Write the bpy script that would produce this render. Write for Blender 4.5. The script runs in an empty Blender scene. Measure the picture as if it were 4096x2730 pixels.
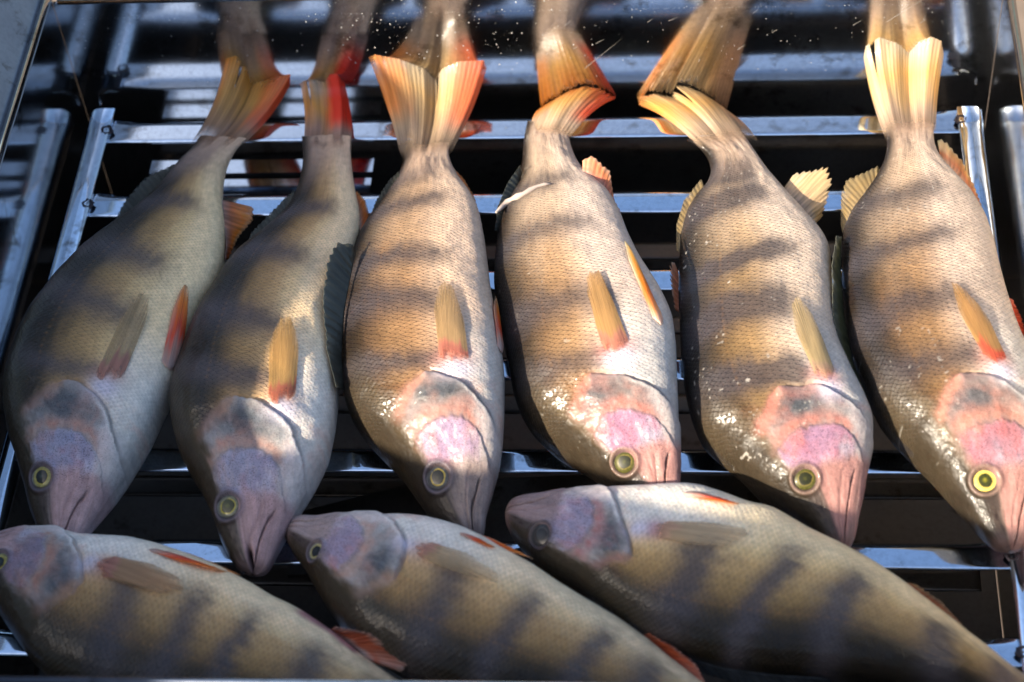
import bpy, math, random
import numpy as np
from mathutils import Vector, Matrix

# ------------------------------------------------------------------ camera, sky, sun, exposure
scene = bpy.context.scene
COL = scene.collection
rng = np.random.default_rng(7)
random.seed(7)

FPX = 8268.7                                   # focal length in pixels of the 4096 px wide photograph
_dx = np.array([51376.0, 129.0, 4750.0]); _dx /= np.linalg.norm(_dx)
_dy = np.array([425.0, 5652.0, -4750.0]); _dy -= _dx * _dx.dot(_dy); _dy /= np.linalg.norm(_dy)
_dz = np.cross(_dx, _dy)
CM = np.array([_dx, _dy, _dz])                 # world axes seen from the camera
CC = CM @ np.array([0, 0, 1.0])                # the camera stands one metre from the rack's middle

cam_d = bpy.data.cameras.new('camera')
cam = bpy.data.objects.new('camera', cam_d)
COL.objects.link(cam)
cam.matrix_world = Matrix([[*CM[0], CC[0]], [*CM[1], CC[1]], [*CM[2], CC[2]], [0, 0, 0, 1]])
cam_d.sensor_width = 36.0
cam_d.lens = FPX * 36.0 / 4096.0
cam_d.clip_start = 0.02
cam_d.clip_end = 200.0
cam_d.dof.use_dof = True
cam_d.dof.focus_distance = 0.985
cam_d.dof.aperture_fstop = 8.0
scene.camera = cam

SUN_A, SUN_C = 1.4, 1.0                        # the sun stands to the front left: (-A, -C, 1)
sun_dir = Vector((-SUN_A, -SUN_C, 1.0)).normalized()
sun_el = math.asin(sun_dir.z)
world = bpy.data.worlds.new("World")
scene.world = world
world.use_nodes = True
wn = world.node_tree
sky = wn.nodes.new('ShaderNodeTexSky')
sky.sky_type = 'NISHITA'
sky.sun_disc = False
sky.sun_elevation = sun_el
sky.sun_rotation = math.atan2(sun_dir.x, sun_dir.y)
sky.air_density = 1.0
sky.dust_density = 2.6
sky.ozone_density = 1.0
bg = wn.nodes['Background']
wn.links.new(sky.outputs[0], bg.inputs[0])
bg.inputs[1].default_value = 0.118

sd = bpy.data.lights.new('sun', 'SUN')
sd.energy = 5.0
sd.angle = math.radians(0.53)
sd.color = (1.0, 0.88, 0.71)
so = bpy.data.objects.new('sun', sd)
COL.objects.link(so)
so.rotation_euler = sun_dir.to_track_quat('Z', 'Y').to_euler()

vs = scene.view_settings
vs.view_transform = 'Standard'
vs.look = 'None'
vs.exposure = 1.36
vs.gamma = 1.0
vs.use_curve_mapping = False
scene.cycles.max_bounces = 10
scene.cycles.glossy_bounces = 6
scene.cycles.transparent_max_bounces = 12
scene.cycles.sample_clamp_indirect = 3.0
scene.cycles.use_denoising = True

# ------------------------------------------------------------------ helpers
def at(px, py, z=0.0):
    """point of height z that the photograph shows at pixel px, py"""
    d = CM @ np.array([(px - 2048) / FPX, -(py - 1365) / FPX, -1.0])
    return CC + d * ((z - CC[2]) / d[2])

WALL_Y = 0.1735
def at_wall(px, py, z):
    """the same, but a fin tip that would go through the back wall leans on it"""
    p = at(px, py, z)
    if p[1] > WALL_Y - 0.004:
        d = CM @ np.array([(px - 2048) / FPX, -(py - 1365) / FPX, -1.0])
        p = CC + d * ((WALL_Y - 0.004 - CC[1]) / d[1])
    return p

def on_wall(px, py):
    d = CM @ np.array([(px - 2048) / FPX, -(py - 1365) / FPX, -1.0])
    return CC + d * ((WALL_Y - 0.0005 - CC[1]) / d[1])

def projpx(P):
    c = (P - CC) @ CM
    return np.stack([2048 + FPX * c[:, 0] / -c[:, 2], 1365 - FPX * c[:, 1] / -c[:, 2]], 1)

def mesh_obj(name, verts, faces, mat=None, parent=None, smooth=True, attrs=None):
    me = bpy.data.meshes.new(name)
    me.from_pydata([tuple(map(float, v)) for v in verts] if not isinstance(verts, np.ndarray) else verts.tolist(), [], faces)
    me.update()
    if smooth:
        me.polygons.foreach_set('use_smooth', [True] * len(me.polygons))
    if attrs:
        for k, (typ, arr) in attrs.items():
            a = me.attributes.new(k, typ, 'POINT')
            a.data.foreach_set('color' if typ == 'FLOAT_COLOR' else 'vector', np.ascontiguousarray(arr, dtype=np.float32).ravel())
    if mat:
        me.materials.append(mat)
    o = bpy.data.objects.new(name, me)
    COL.objects.link(o)
    if parent:
        o.parent = parent
    return o

def empty(name, label, cat, group=None, loc=(0, 0, 0)):
    o = bpy.data.objects.new(name, None)
    o.empty_display_size = 0.01
    COL.objects.link(o)
    o.location = loc
    o['label'] = label
    o['category'] = cat
    if group:
        o['group'] = group
    return o

def grid_faces(nu, nv, off=0, wrap=False):
    f = []
    m = nv if wrap else nv - 1
    for i in range(nu - 1):
        for j in range(m):
            a = off + i * nv + j
            b = off + i * nv + (j + 1) % nv
            f.append((a, b, b + nv, a + nv))
    return f

def sstep(a, b, x):
    t = np.clip((x - a) / (b - a), 0, 1)
    return t * t * (3 - 2 * t)

def vnoise(x, y, seed=0):
    """smooth value noise, -1..1"""
    xi = np.floor(x).astype(np.int64); yi = np.floor(y).astype(np.int64)
    fx = x - xi; fy = y - yi
    fx = fx * fx * (3 - 2 * fx); fy = fy * fy * (3 - 2 * fy)
    def h(a, b):
        n = (a * 374761393 + b * 668265263 + seed * 1442695041) & 0x7fffffff
        n = ((n ^ (n >> 13)) * 1274126177) & 0x7fffffff
        return ((n ^ (n >> 16)) & 0xffff) / 32767.5 - 1
    return (h(xi, yi) * (1 - fx) + h(xi + 1, yi) * fx) * (1 - fy) + (h(xi, yi + 1) * (1 - fx) + h(xi + 1, yi + 1) * fx) * fy

def fbm(x, y, seed=0, o=4):
    s = 0; a = 0.5
    for k in range(o):
        s = s + a * vnoise(x * 2 ** k, y * 2 ** k, seed + k * 17); a *= 0.5
    return s

# ------------------------------------------------------------------ materials
def new_mat(name):
    m = bpy.data.materials.new(name)
    m.use_nodes = True
    nt = m.node_tree
    return m, nt, nt.nodes['Principled BSDF']

def nd(nt, t, **kw):
    n = nt.nodes.new(t)
    for k, v in kw.items():
        setattr(n, k, v)
    return n

def mth(nt, op, a, b=None, clamp=False):
    n = nt.nodes.new('ShaderNodeMath'); n.operation = op; n.use_clamp = clamp
    for i, v in enumerate((a, b)):
        if v is None: continue
        if isinstance(v, (int, float)): n.inputs[i].default_value = v
        else: nt.links.new(v, n.inputs[i])
    return n.outputs[0]

def steel(name, base, rough, wave=0.25, smear=0.1):
    m, nt, p = new_mat(name)
    tc = nd(nt, 'ShaderNodeTexCoord')
    n1 = nd(nt, 'ShaderNodeTexNoise'); n1.inputs['Scale'].default_value = 38; n1.inputs['Detail'].default_value = 6
    nt.links.new(tc.outputs['Object'], n1.inputs['Vector'])
    n2 = nd(nt, 'ShaderNodeTexNoise'); n2.inputs['Scale'].default_value = 420; n2.inputs['Detail'].default_value = 3
    nt.links.new(tc.outputs['Object'], n2.inputs['Vector'])
    r1 = mth(nt, 'MULTIPLY_ADD', n1.outputs[0], smear); nt.nodes[-1].inputs[2].default_value = rough - smear * 0.45
    nt.links.new(mth(nt, 'MAXIMUM', r1, 0.015), p.inputs['Roughness'])
    mx = nd(nt, 'ShaderNodeMix', data_type='RGBA')
    mx.inputs[6].default_value = (*[c * 0.72 for c in base], 1); mx.inputs[7].default_value = (*base, 1)
    sp = mth(nt, 'MULTIPLY_ADD', n2.outputs[0], 1.6); nt.nodes[-1].inputs[2].default_value = 0.05
    nt.links.new(mth(nt, 'MINIMUM', sp, 1.0), mx.inputs[0])
    n5 = nd(nt, 'ShaderNodeTexNoise'); n5.inputs['Scale'].default_value = 55; n5.inputs['Detail'].default_value = 8; n5.inputs['Roughness'].default_value = 0.65
    nt.links.new(tc.outputs['Object'], n5.inputs['Vector'])
    st = nd(nt, 'ShaderNodeMapRange'); st.inputs['From Min'].default_value = 0.57; st.inputs['From Max'].default_value = 0.70
    nt.links.new(n5.outputs[0], st.inputs['Value'])
    mx3 = nd(nt, 'ShaderNodeMix', data_type='RGBA'); mx3.inputs[7].default_value = (base[0] * .35, base[1] * .31, base[2] * .27, 1)
    nt.links.new(st.outputs[0], mx3.inputs[0]); nt.links.new(mx.outputs[2], mx3.inputs[6])
    nt.links.new(mx3.outputs[2], p.inputs['Base Color'])
    p.inputs['Metallic'].default_value = 1.0
    n3 = nd(nt, 'ShaderNodeTexNoise'); n3.inputs['Scale'].default_value = 14; n3.inputs['Detail'].default_value = 2
    nt.links.new(tc.outputs['Object'], n3.inputs['Vector'])
    b = nd(nt, 'ShaderNodeBump'); b.inputs['Strength'].default_value = wave; b.inputs['Distance'].default_value = 0.0012
    nt.links.new(n3.outputs[0], b.inputs['Height'])
    nt.links.new(b.outputs[0], p.inputs['Normal'])
    return m

M_BAR = steel('polished steel bars', (0.74, 0.86, 1.0), 0.07, wave=0.03, smear=0.08)  # blue of the reflected sky is put into the base colour
M_WALL = steel('polished steel walls', (0.55, 0.545, 0.54), 0.10, wave=0.10, smear=0.08)
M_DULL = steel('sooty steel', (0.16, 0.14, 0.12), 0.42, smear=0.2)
M_OUT = steel('brushed outer steel', (0.15, 0.16, 0.19), 0.42, smear=0.25)

def flat_mat(name, col, rough=0.5, metal=0.0, noise=0.3, scale=900):
    m, nt, p = new_mat(name)
    tc = nd(nt, 'ShaderNodeTexCoord')
    n = nd(nt, 'ShaderNodeTexNoise'); n.inputs['Scale'].default_value = scale; n.inputs['Detail'].default_value = 4
    nt.links.new(tc.outputs['Object'], n.inputs['Vector'])
    mx = nd(nt, 'ShaderNodeMix', data_type='RGBA')
    mx.inputs[6].default_value = (*[c * (1 - noise) for c in col], 1); mx.inputs[7].default_value = (*[min(1, c * (1 + noise)) for c in col], 1)
    nt.links.new(n.outputs[0], mx.inputs[0]); nt.links.new(mx.outputs[2], p.inputs['Base Color'])
    p.inputs['Roughness'].default_value = rough; p.inputs['Metallic'].default_value = metal
    return m

M_WELD = flat_mat('burnt weld', (0.05, 0.04, 0.045), 0.4, 0.7, 0.7, 1500)
M_GROUND = flat_mat('trampled earth', (0.16, 0.12, 0.09), 0.95, 0, 0.4, 30)
M_SLIME = flat_mat('pale fish slime', (0.42, 0.34, 0.29), 0.15, 0, 0.1, 300)
M_SLIME.node_tree.nodes['Principled BSDF'].inputs['Coat Weight'].default_value = 0.6

def water_mat():
    m, nt, p = new_mat('water drops')
    p.inputs['Base Color'].default_value = (0.4, 0.39, 0.36, 1)
    p.inputs['Roughness'].default_value = 0.05
    p.inputs['Coat Weight'].default_value = 1.0
    return m
M_WATER = water_mat()

def skin_mat():
    m, nt, p = new_mat('wet scaled skin')
    L = nt.links.new
    ac = nd(nt, 'ShaderNodeAttribute', attribute_name='skin')
    sc = nd(nt, 'ShaderNodeAttribute', attribute_name='scale_co')
    sep = nd(nt, 'ShaderNodeSeparateXYZ'); L(sc.outputs['Vector'], sep.inputs[0])
    tc = nd(nt, 'ShaderNodeTexCoord')
    # scale rows wander a little
    wob = nd(nt, 'ShaderNodeTexNoise'); wob.inputs['Scale'].default_value = 110; wob.inputs['Detail'].default_value = 2
    L(tc.outputs['Object'], wob.inputs['Vector'])
    wv = mth(nt, 'MULTIPLY_ADD', wob.outputs[0], 0.9); nt.nodes[-1].inputs[2].default_value = -0.45
    X = mth(nt, 'ADD', sep.outputs[0], wv); Y = mth(nt, 'ADD', sep.outputs[1], wv)
    mask = sep.outputs[2]
    hs = []
    for ox in (0.0, 0.5):
        x = mth(nt, 'ADD', X, ox); y = mth(nt, 'ADD', Y, ox)
        fx = mth(nt, 'FRACT', x)
        dy = mth(nt, 'SUBTRACT', mth(nt, 'FRACT', y), 0.5)
        d2 = mth(nt, 'ADD', mth(nt, 'MULTIPLY', fx, fx), mth(nt, 'MULTIPLY', mth(nt, 'MULTIPLY', dy, dy), 2.2))
        ins = nd(nt, 'ShaderNodeMapRange', interpolation_type='SMOOTHSTEP')
        ins.inputs['From Min'].default_value = 0.86; ins.inputs['From Max'].default_value = 0.56
        ins.inputs['To Min'].default_value = 0; ins.inputs['To Max'].default_value = 1
        L(d2, ins.inputs['Value'])
        hs.append(mth(nt, 'MULTIPLY', mth(nt, 'MULTIPLY_ADD', fx, 0.75), ins.outputs[0]))
        nt.nodes[-2].inputs[2].default_value = 0.25 if nt.nodes[-2].operation == 'MULTIPLY_ADD' else 0.0
    h = mth(nt, 'MAXIMUM', hs[0], hs[1])
    hm = mth(nt, 'MULTIPLY', h, mask)
    # colour
    n1 = nd(nt, 'ShaderNodeTexNoise'); n1.inputs['Scale'].default_value = 260; n1.inputs['Detail'].default_value = 5
    L(tc.outputs['Object'], n1.inputs['Vector'])
    n2 = nd(nt, 'ShaderNodeTexNoise'); n2.inputs['Scale'].default_value = 2300; n2.inputs['Detail'].default_value = 1
    L(tc.outputs['Object'], n2.inputs['Vector'])
    dots = nd(nt, 'ShaderNodeMapRange'); dots.inputs['From Min'].default_value = 0.54; dots.inputs['From Max'].default_value = 0.68
    L(n2.outputs[0], dots.inputs['Value'])
    dk = mth(nt, 'SUBTRACT', 1.0, mth(nt, 'MULTIPLY', mth(nt, 'MULTIPLY', dots.outputs[0], ac.outputs['Alpha']), 0.75))
    f1 = mth(nt, 'MULTIPLY_ADD', n1.outputs[0], 0.6); nt.nodes[-1].inputs[2].default_value = 0.70
    f2 = mth(nt, 'MULTIPLY_ADD', mth(nt, 'SUBTRACT', h, 0.42), mth(nt, 'MULTIPLY', mask, 0.72)); nt.nodes[-1].inputs[2].default_value = 1.0
    fac = mth(nt, 'MULTIPLY', mth(nt, 'MULTIPLY', f1, f2), dk)
    vm = nd(nt, 'ShaderNodeVectorMath', operation='SCALE')
    L(ac.outputs['Color'], vm.inputs[0]); L(fac, vm.inputs['Scale'])
    L(vm.outputs[0], p.inputs['Base Color'])
    # relief
    n4 = nd(nt, 'ShaderNodeTexNoise'); n4.inputs['Scale'].default_value = 480; n4.inputs['Detail'].default_value = 3
    L(tc.outputs['Object'], n4.inputs['Vector'])
    hh = mth(nt, 'ADD', mth(nt, 'MULTIPLY', hm, 0.00072), mth(nt, 'MULTIPLY', n4.outputs[0], 0.00036))
    b = nd(nt, 'ShaderNodeBump'); b.inputs['Strength'].default_value = 1.0; b.inputs['Distance'].default_value = 1.0
    L(hh, b.inputs['Height']); L(b.outputs[0], p.inputs['Normal']); L(b.outputs[0], p.inputs['Coat Normal'])
    r = mth(nt, 'MULTIPLY_ADD', n1.outputs[0], 0.25); nt.nodes[-1].inputs[2].default_value = 0.27
    L(r, p.inputs['Roughness'])
    p.inputs['Specular IOR Level'].default_value = 0.18
    p.inputs['Coat Weight'].default_value = 0.45
    p.inputs['Coat Roughness'].default_value = 0.065
    cw = mth(nt, 'MULTIPLY_ADD', mask, 0.30); nt.nodes[-1].inputs[2].default_value = 0.10
    L(cw, p.inputs['Coat Weight'])
    p.inputs['Subsurface Weight'].default_value = 0.12
    p.inputs['Subsurface Radius'].default_value = (1.0, 0.5, 0.3)
    p.inputs['Subsurface Scale'].default_value = 0.004
    return m
M_SKIN = skin_mat()

def fin_mat():
    m, nt, p = new_mat('wet fin membrane')
    L = nt.links.new
    a = nd(nt, 'ShaderNodeAttribute', attribute_name='skin')
    L(a.outputs['Color'], p.inputs['Base Color'])
    p.inputs['Roughness'].default_value = 0.28
    p.inputs['Coat Weight'].default_value = 0.2; p.inputs['Coat Roughness'].default_value = 0.10; p.inputs['Specular IOR Level'].default_value = 0.25
    tc = nd(nt, 'ShaderNodeTexCoord')
    n = nd(nt, 'ShaderNodeTexNoise'); n.inputs['Scale'].default_value = 500
    L(tc.outputs['Object'], n.inputs['Vector'])
    b = nd(nt, 'ShaderNodeBump'); b.inputs['Strength'].default_value = 0.5; b.inputs['Distance'].default_value = 0.0005
    L(n.outputs[0], b.inputs['Height']); L(b.outputs[0], p.inputs['Normal'])
    tr = nd(nt, 'ShaderNodeBsdfTranslucent'); L(a.outputs['Color'], tr.inputs['Color'])
    mx = nd(nt, 'ShaderNodeMixShader'); mx.inputs[0].default_value = 0.4
    L(p.outputs[0], mx.inputs[1]); L(tr.outputs[0], mx.inputs[2])
    tp = nd(nt, 'ShaderNodeBsdfTransparent')
    mx2 = nd(nt, 'ShaderNodeMixShader')
    L(a.outputs['Alpha'], mx2.inputs[0]); L(tp.outputs[0], mx2.inputs[1]); L(mx.outputs[0], mx2.inputs[2])
    L(mx2.outputs[0], nt.nodes['Material Output'].inputs[0])
    return m
M_FIN = fin_mat()

def eye_mat():
    m, nt, p = new_mat('glassy fish eye')
    L = nt.links.new
    a = nd(nt, 'ShaderNodeAttribute', attribute_name='skin')
    tc = nd(nt, 'ShaderNodeTexCoord')
    n = nd(nt, 'ShaderNodeTexNoise'); n.inputs['Scale'].default_value = 900; n.inputs['Detail'].default_value = 4
    L(tc.outputs['Object'], n.inputs['Vector'])
    vm = nd(nt, 'ShaderNodeVectorMath', operation='SCALE')
    f = mth(nt, 'MULTIPLY_ADD', n.outputs[0], 1.5); nt.nodes[-1].inputs[2].default_value = 0.25
    L(a.outputs['Color'], vm.inputs[0]); L(f, vm.inputs['Scale']); L(vm.outputs[0], p.inputs['Base Color'])
    p.inputs['Roughness'].default_value = 0.35
    p.inputs['Specular IOR Level'].default_value = 0.1
    p.inputs['Coat Weight'].default_value = 0.5; p.inputs['Coat Roughness'].default_value = 0.03
    return m
M_EYE = eye_mat()

# ------------------------------------------------------------------ the steel box
HW = 0.075                                     # wall height above the rack
XL, XR, YB, YF, ZB = -0.2465, 0.2430, WALL_Y, -0.2385, -0.15
T = 0.0016

def box_bm(v, f, x0, x1, y0, y1, z0, z1):
    o = len(v)
    v += [(x, y, z) for x in (x0, x1) for y in (y0, y1) for z in (z0, z1)]
    f += [tuple(o + i for i in q) for q in ((0, 1, 3, 2), (4, 6, 7, 5), (0, 4, 5, 1), (2, 3, 7, 6), (0, 2, 6, 4), (1, 5, 7, 3))]

def box_part(name, mat, parent, boxes):
    v, f = [], []
    for b in boxes: box_bm(v, f, *b)
    return mesh_obj(name, v, f, mat, parent, smooth=False)

gr = mesh_obj('ground', [(-60, -60, -0.9), (60, -60, -0.9), (60, 60, -0.9), (-60, 60, -0.9)], [(0, 1, 2, 3)], M_GROUND, smooth=False)
gr['kind'] = 'structure'

sb = empty('smoker_box', 'polished stainless steel box whose mirror walls surround the rack of fish', 'smoker', loc=(0, 0, 0))
box_part('left_wall', M_WALL, sb, [(XL - T, XL, YF - T, YB + T, ZB, HW)])
box_part('right_wall', M_WALL, sb, [(XR, XR + T, YF - T, YB + T, ZB, HW)])
HB = 0.0692
box_part('back_wall', M_WALL, sb, [(XL + 0.0002, XR - 0.0002, YB, YB + T, ZB, HB)])
HF = 0.0792
box_part('front_wall', M_WALL, sb, [(XL + 0.0002, XR - 0.0002, YF - T, YF, ZB, HF)])
box_part('floor_pan', M_DULL, sb, [(XL + 0.0004, XR - 0.0004, YF + 0.0004, YB - 0.0004, ZB - 0.004, ZB + 0.001)])
# rolled top edge all round
def tube(pts, r, n=10):
    v, f = [], []
    pts = [Vector(p) for p in pts]
    for i, p in enumerate(pts):
        t = (pts[min(i + 1, len(pts) - 1)] - pts[max(i - 1, 0)]).normalized()
        a = t.orthogonal().normalized(); b = t.cross(a)
        if i and len(v):
            # keep the frame from spinning
            pa = prev_a - t * prev_a.dot(t); a = pa.normalized(); b = t.cross(a)
        prev_a = a
        rr = r[i] if isinstance(r, (list, tuple, np.ndarray)) else r
        for k in range(n):
            w = 2 * math.pi * k / n
            v.append(p + a * math.cos(w) * rr + b * math.sin(w) * rr)
    f = grid_faces(len(pts), n, 0, True)
    f.append(tuple(range(n))[::-1]); f.append(tuple((len(pts) - 1) * n + k for k in range(n)))
    return v, f
def edge(name, p0, p1, r=0.0021):
    v, f = tube([p0, p1], r, 12)
    return mesh_obj(name, v, f, M_WALL, sb)
e = 0.0009
edge('rolled_edge', (XL - e, YF, HW + e), (XL - e, YB, HW + e))
edge('rolled_edge', (XR + e, YF, HW + e), (XR + e, YB, HW + e))
edge('rolled_edge', (XL + 0.003, YB + e, HB + e), (XR - 0.003, YB + e, HB + e))
edge('rolled_edge', (XL + 0.003, YF - e, HF + e), (XR - 0.003, YF - e, HF + e))

# panels added on the sunny sides to shade the front row and left fish
def panel(name, a, b, c, d, label):
    a, b, c, d = map(Vector, (a, b, c, d))
    n = (b - a).cross(d - a).normalized() * 0.0015
    v = [a, b, c, d, a + n, b + n, c + n, d + n]
    f = [(0, 1, 2, 3), (7, 6, 5, 4), (0, 4, 5, 1), (1, 5, 6, 2), (2, 6, 7, 3), (3, 7, 4, 0)]
    o = mesh_obj(name, v, f, M_OUT, smooth=False)
    o['label'] = label; o['category'] = 'panel'
    return o
SHX, SHZ = -0.101, 0.04                         # left shade ends here at the height of the fish backs
xe = -0.385; ze = SHZ + (SHX - xe) / SUN_A
panel('shade_panel', (XL - 0.0008, YF - 0.02, HW - 0.004), (XL - 0.0008, YB + 0.05, HW - 0.004), (xe, YB + 0.05, ze), (xe, YF - 0.12, ze),
      'added steel panel leaning out from the left wall to shade the left fish')
ye = -0.42
def front_edge_z(y_at): return 0.035 + (y_at - ye) / SUN_C
# shadow edge: y_at(x) on the fish; the panel edge lies A/C of the way back along the sun
yA, yB_ = -0.139, -0.094
xA = 0.22 - SUN_A * (yA - ye) / SUN_C; xB = -0.10 - SUN_A * (yB_ - ye) / SUN_C
panel('shade_panel', (XL + 0.01, YF - 0.0030, HW - 0.004), (XR - 0.01, YF - 0.0030, HW - 0.004),
      (xA + 0.03, ye, front_edge_z(yA - 0.004)), (xB - 0.25, ye, front_edge_z(yB_ + 0.035)),
      'unseen steel panel added at the front wall to shade the front row')

# ------------------------------------------------------------------ the racks
BAR_Y = [(0.1417 + 0.0167 / 2), (0.0868 + 0.0165 / 2), (0.0338 + 0.0155 / 2), (-0.0228 + 0.0145 / 2), (-0.0782 + 0.0135 / 2 + 0.001), (-0.1295 + 0.0125 / 2 + 0.001), (-0.1775 + 0.012 / 2)]
RXL, RXR = -0.2270, 0.2245                      # inner edges of the side rails

def bar_mesh(x0, x1, yc, w, z0, mat, parent, name='cross_bar'):
    xs = np.concatenate([np.linspace(x0, x0 + 0.03, 10), np.linspace(x0 + 0.04, x1 - 0.04, 22), np.linspace(x1 - 0.03, x1, 10)])
    K = 13
    V = np.zeros((len(xs), K * 2, 3))
    for i, x in enumerate(xs):
        endf = min(x - x0, x1 - x) / 0.026
        k = float(sstep(0.0, 1.0, np.array(endf)))
        s = np.linspace(-0.5, 0.5, K)
        # gently bowed strip: nearly flat in front, falling away towards the back
        zz = -0.0034 * np.clip((s - 0.22) / 0.28, 0, 1) ** 1.1 * (0.2 + 0.8 * k) - 0.0005 * np.clip((-0.40 - s) / 0.1, 0, 1) ** 1.5 * k
        V[i, :K] = np.stack([np.full(K, x), yc + s * w, z0 + zz], 1)
        V[i, K:] = np.stack([np.full(K, x), yc + s[::-1] * w * 0.94, z0 + zz[::-1] - 0.0012], 1)
    f = grid_faces(len(xs), 2 * K, 0, True)
    f.append(tuple(range(2 * K))[::-1]); f.append(tuple((len(xs) - 1) * 2 * K + k for k in range(2 * K)))
    return mesh_obj(name, V.reshape(-1, 3), f, mat, parent)

def weld_mesh(parent, x, y, z, r=0.0036, seed=0):
    R = random.Random(seed)
    v = [(x, y, z + 0.0016)]; f = []
    n = 18
    prof = [(0.28, 0.0004), (0.55, 0.0012), (0.8, 0.0014), (1.0, 0.0002)]
    for q, hz in prof:
        for k in range(n):
            w = 2 * math.pi * k / n
            rr = r * q * (0.82 + 0.3 * R.random())
            v.append((x + rr * math.cos(w), y + rr * math.sin(w), z + hz * (0.6 + 0.8 * R.random())))
    for k in range(n): f.append((0, 1 + k, 1 + (k + 1) % n))
    for i in range(len(prof) - 1):
        for k in range(n):
            a = 1 + i * n + k; b = 1 + i * n + (k + 1) % n
            f.append((a, a + n, b + n, b))
    return mesh_obj('weld_spot', v, f, M_WELD, parent)

def rail_mesh(side, xin, y0, y1, z0, parent, w=0.0138):
    # flat flange, rounded outer shoulder, then a short drop
    prof = [(0, -0.0012), (0, 0.0012), (w * 0.45, 0.0014)]
    for k in range(9):
        a = math.pi / 2 * k / 8
        prof.append((w * 0.55 + w * 0.45 * math.sin(a), 0.0014 - w * 0.45 * (1 - math.cos(a))))
    prof += [(w, -0.011), (w - 0.0012, -0.011), (w - 0.0012, -0.0045), (w * 0.5, -0.0012)]
    ys = np.linspace(y0, y1, 24)
    V = [(xin + side * a, y, z0 + b) for y in ys for a, b in prof]
    f = grid_faces(len(ys), len(prof), 0, True)
    f.append(tuple(range(len(prof)))); f.append(tuple((len(ys) - 1) * len(prof) + k for k in range(len(prof)))[::-1])
    o = mesh_obj('side_rail', V, f, M_BAR, parent)
    return o

rack = empty('fish_rack', 'polished steel rack of flat cross bars carrying the nine fish', 'rack')
for i, y in enumerate(BAR_Y):
    w = [0.0167, 0.0165, 0.0155, 0.0148, 0.0142, 0.0138, 0.0135][i]
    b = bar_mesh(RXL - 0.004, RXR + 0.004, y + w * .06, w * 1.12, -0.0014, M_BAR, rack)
    for k, x in enumerate((RXL - 0.0012, RXR + 0.0012)):
        weld_mesh(b, x, y - 0.001, 0.0002, 0.0036, i * 2 + k)
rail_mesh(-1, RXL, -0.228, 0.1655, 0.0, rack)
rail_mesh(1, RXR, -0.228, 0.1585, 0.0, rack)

for ya_, yb2_ in ((346, 393), (416, 466)):
    ys_ = sorted(2 * WALL_Y - at(1080, q, -.03)[1] for q in (ya_, yb2_))
    xs_ = (at(640, 400, -.03)[0] + .004, at(1530, 400, -.03)[0])
    v_, f_ = [], []
    box_bm(v_, f_, xs_[0], xs_[1], ys_[0], ys_[1], -.0325, -.03)
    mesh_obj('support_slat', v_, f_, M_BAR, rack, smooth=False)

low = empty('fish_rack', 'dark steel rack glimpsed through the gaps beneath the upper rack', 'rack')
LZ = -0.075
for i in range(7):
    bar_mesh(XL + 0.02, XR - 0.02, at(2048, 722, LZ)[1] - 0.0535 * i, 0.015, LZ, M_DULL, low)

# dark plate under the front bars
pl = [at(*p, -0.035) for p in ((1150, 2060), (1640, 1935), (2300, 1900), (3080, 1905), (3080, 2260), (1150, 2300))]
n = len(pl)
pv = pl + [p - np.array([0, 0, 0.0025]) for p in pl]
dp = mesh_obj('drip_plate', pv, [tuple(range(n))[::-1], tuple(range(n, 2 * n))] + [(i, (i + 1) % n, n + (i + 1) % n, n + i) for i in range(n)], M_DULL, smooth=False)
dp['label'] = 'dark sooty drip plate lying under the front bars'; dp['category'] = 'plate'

# ------------------------------------------------------------------ fish
def resample(pts, n, smooth=0.012):
    p = np.array(pts, float)
    d = np.r_[0, np.cumsum(np.linalg.norm(np.diff(p, axis=0), axis=1))]
    N = 800
    t = np.linspace(0, d[-1], N)
    q = np.stack([np.interp(t, d, p[:, k]) for k in range(p.shape[1])], 1)
    s = max(1, int(smooth * N)); r = 3 * s
    k = np.exp(-0.5 * (np.arange(-r, r + 1) / s) ** 2); k /= k.sum()
    ext = np.concatenate([2 * q[0] - q[r:0:-1], q, 2 * q[-1] - q[-2:-r - 2:-1]])
    q = np.stack([np.convolve(ext[:, c], k, 'valid') for c in range(p.shape[1])], 1)
    return np.stack([np.interp(np.linspace(0, 1, n), np.linspace(0, 1, N), q[:, c]) for c in range(p.shape[1])], 1)

NU, NTOP, NBOT = 470, 168, 40
THICK = ([0, .010, .030, .08, .14, .22, .34, .46, .58, .70,   .82, .90, .94, .97, 1.0],
         [.0030, .0085, .0120, .0155, .0180, .0215, .0242, .0240, .0215, .0170, .0118, .0086, .0060, .0028, .0005])
FLANK = ([-1.0, -.55, -.34, -.1, .2, .48, .68, .84, 1.0],
         [(.68, .64, .58), (.66, .61, .53), (.56, .49, .37), (.40, .32, .21), (.28, .215, .125), (.195, .148, .080), (.10, .076, .040), (.035, .028, .014), (.014, .012, .008)])

def lerp3(c0, c1, w):
    return c0 * (1 - w[..., None]) + np.asarray(c1) * w[..., None]

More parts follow.
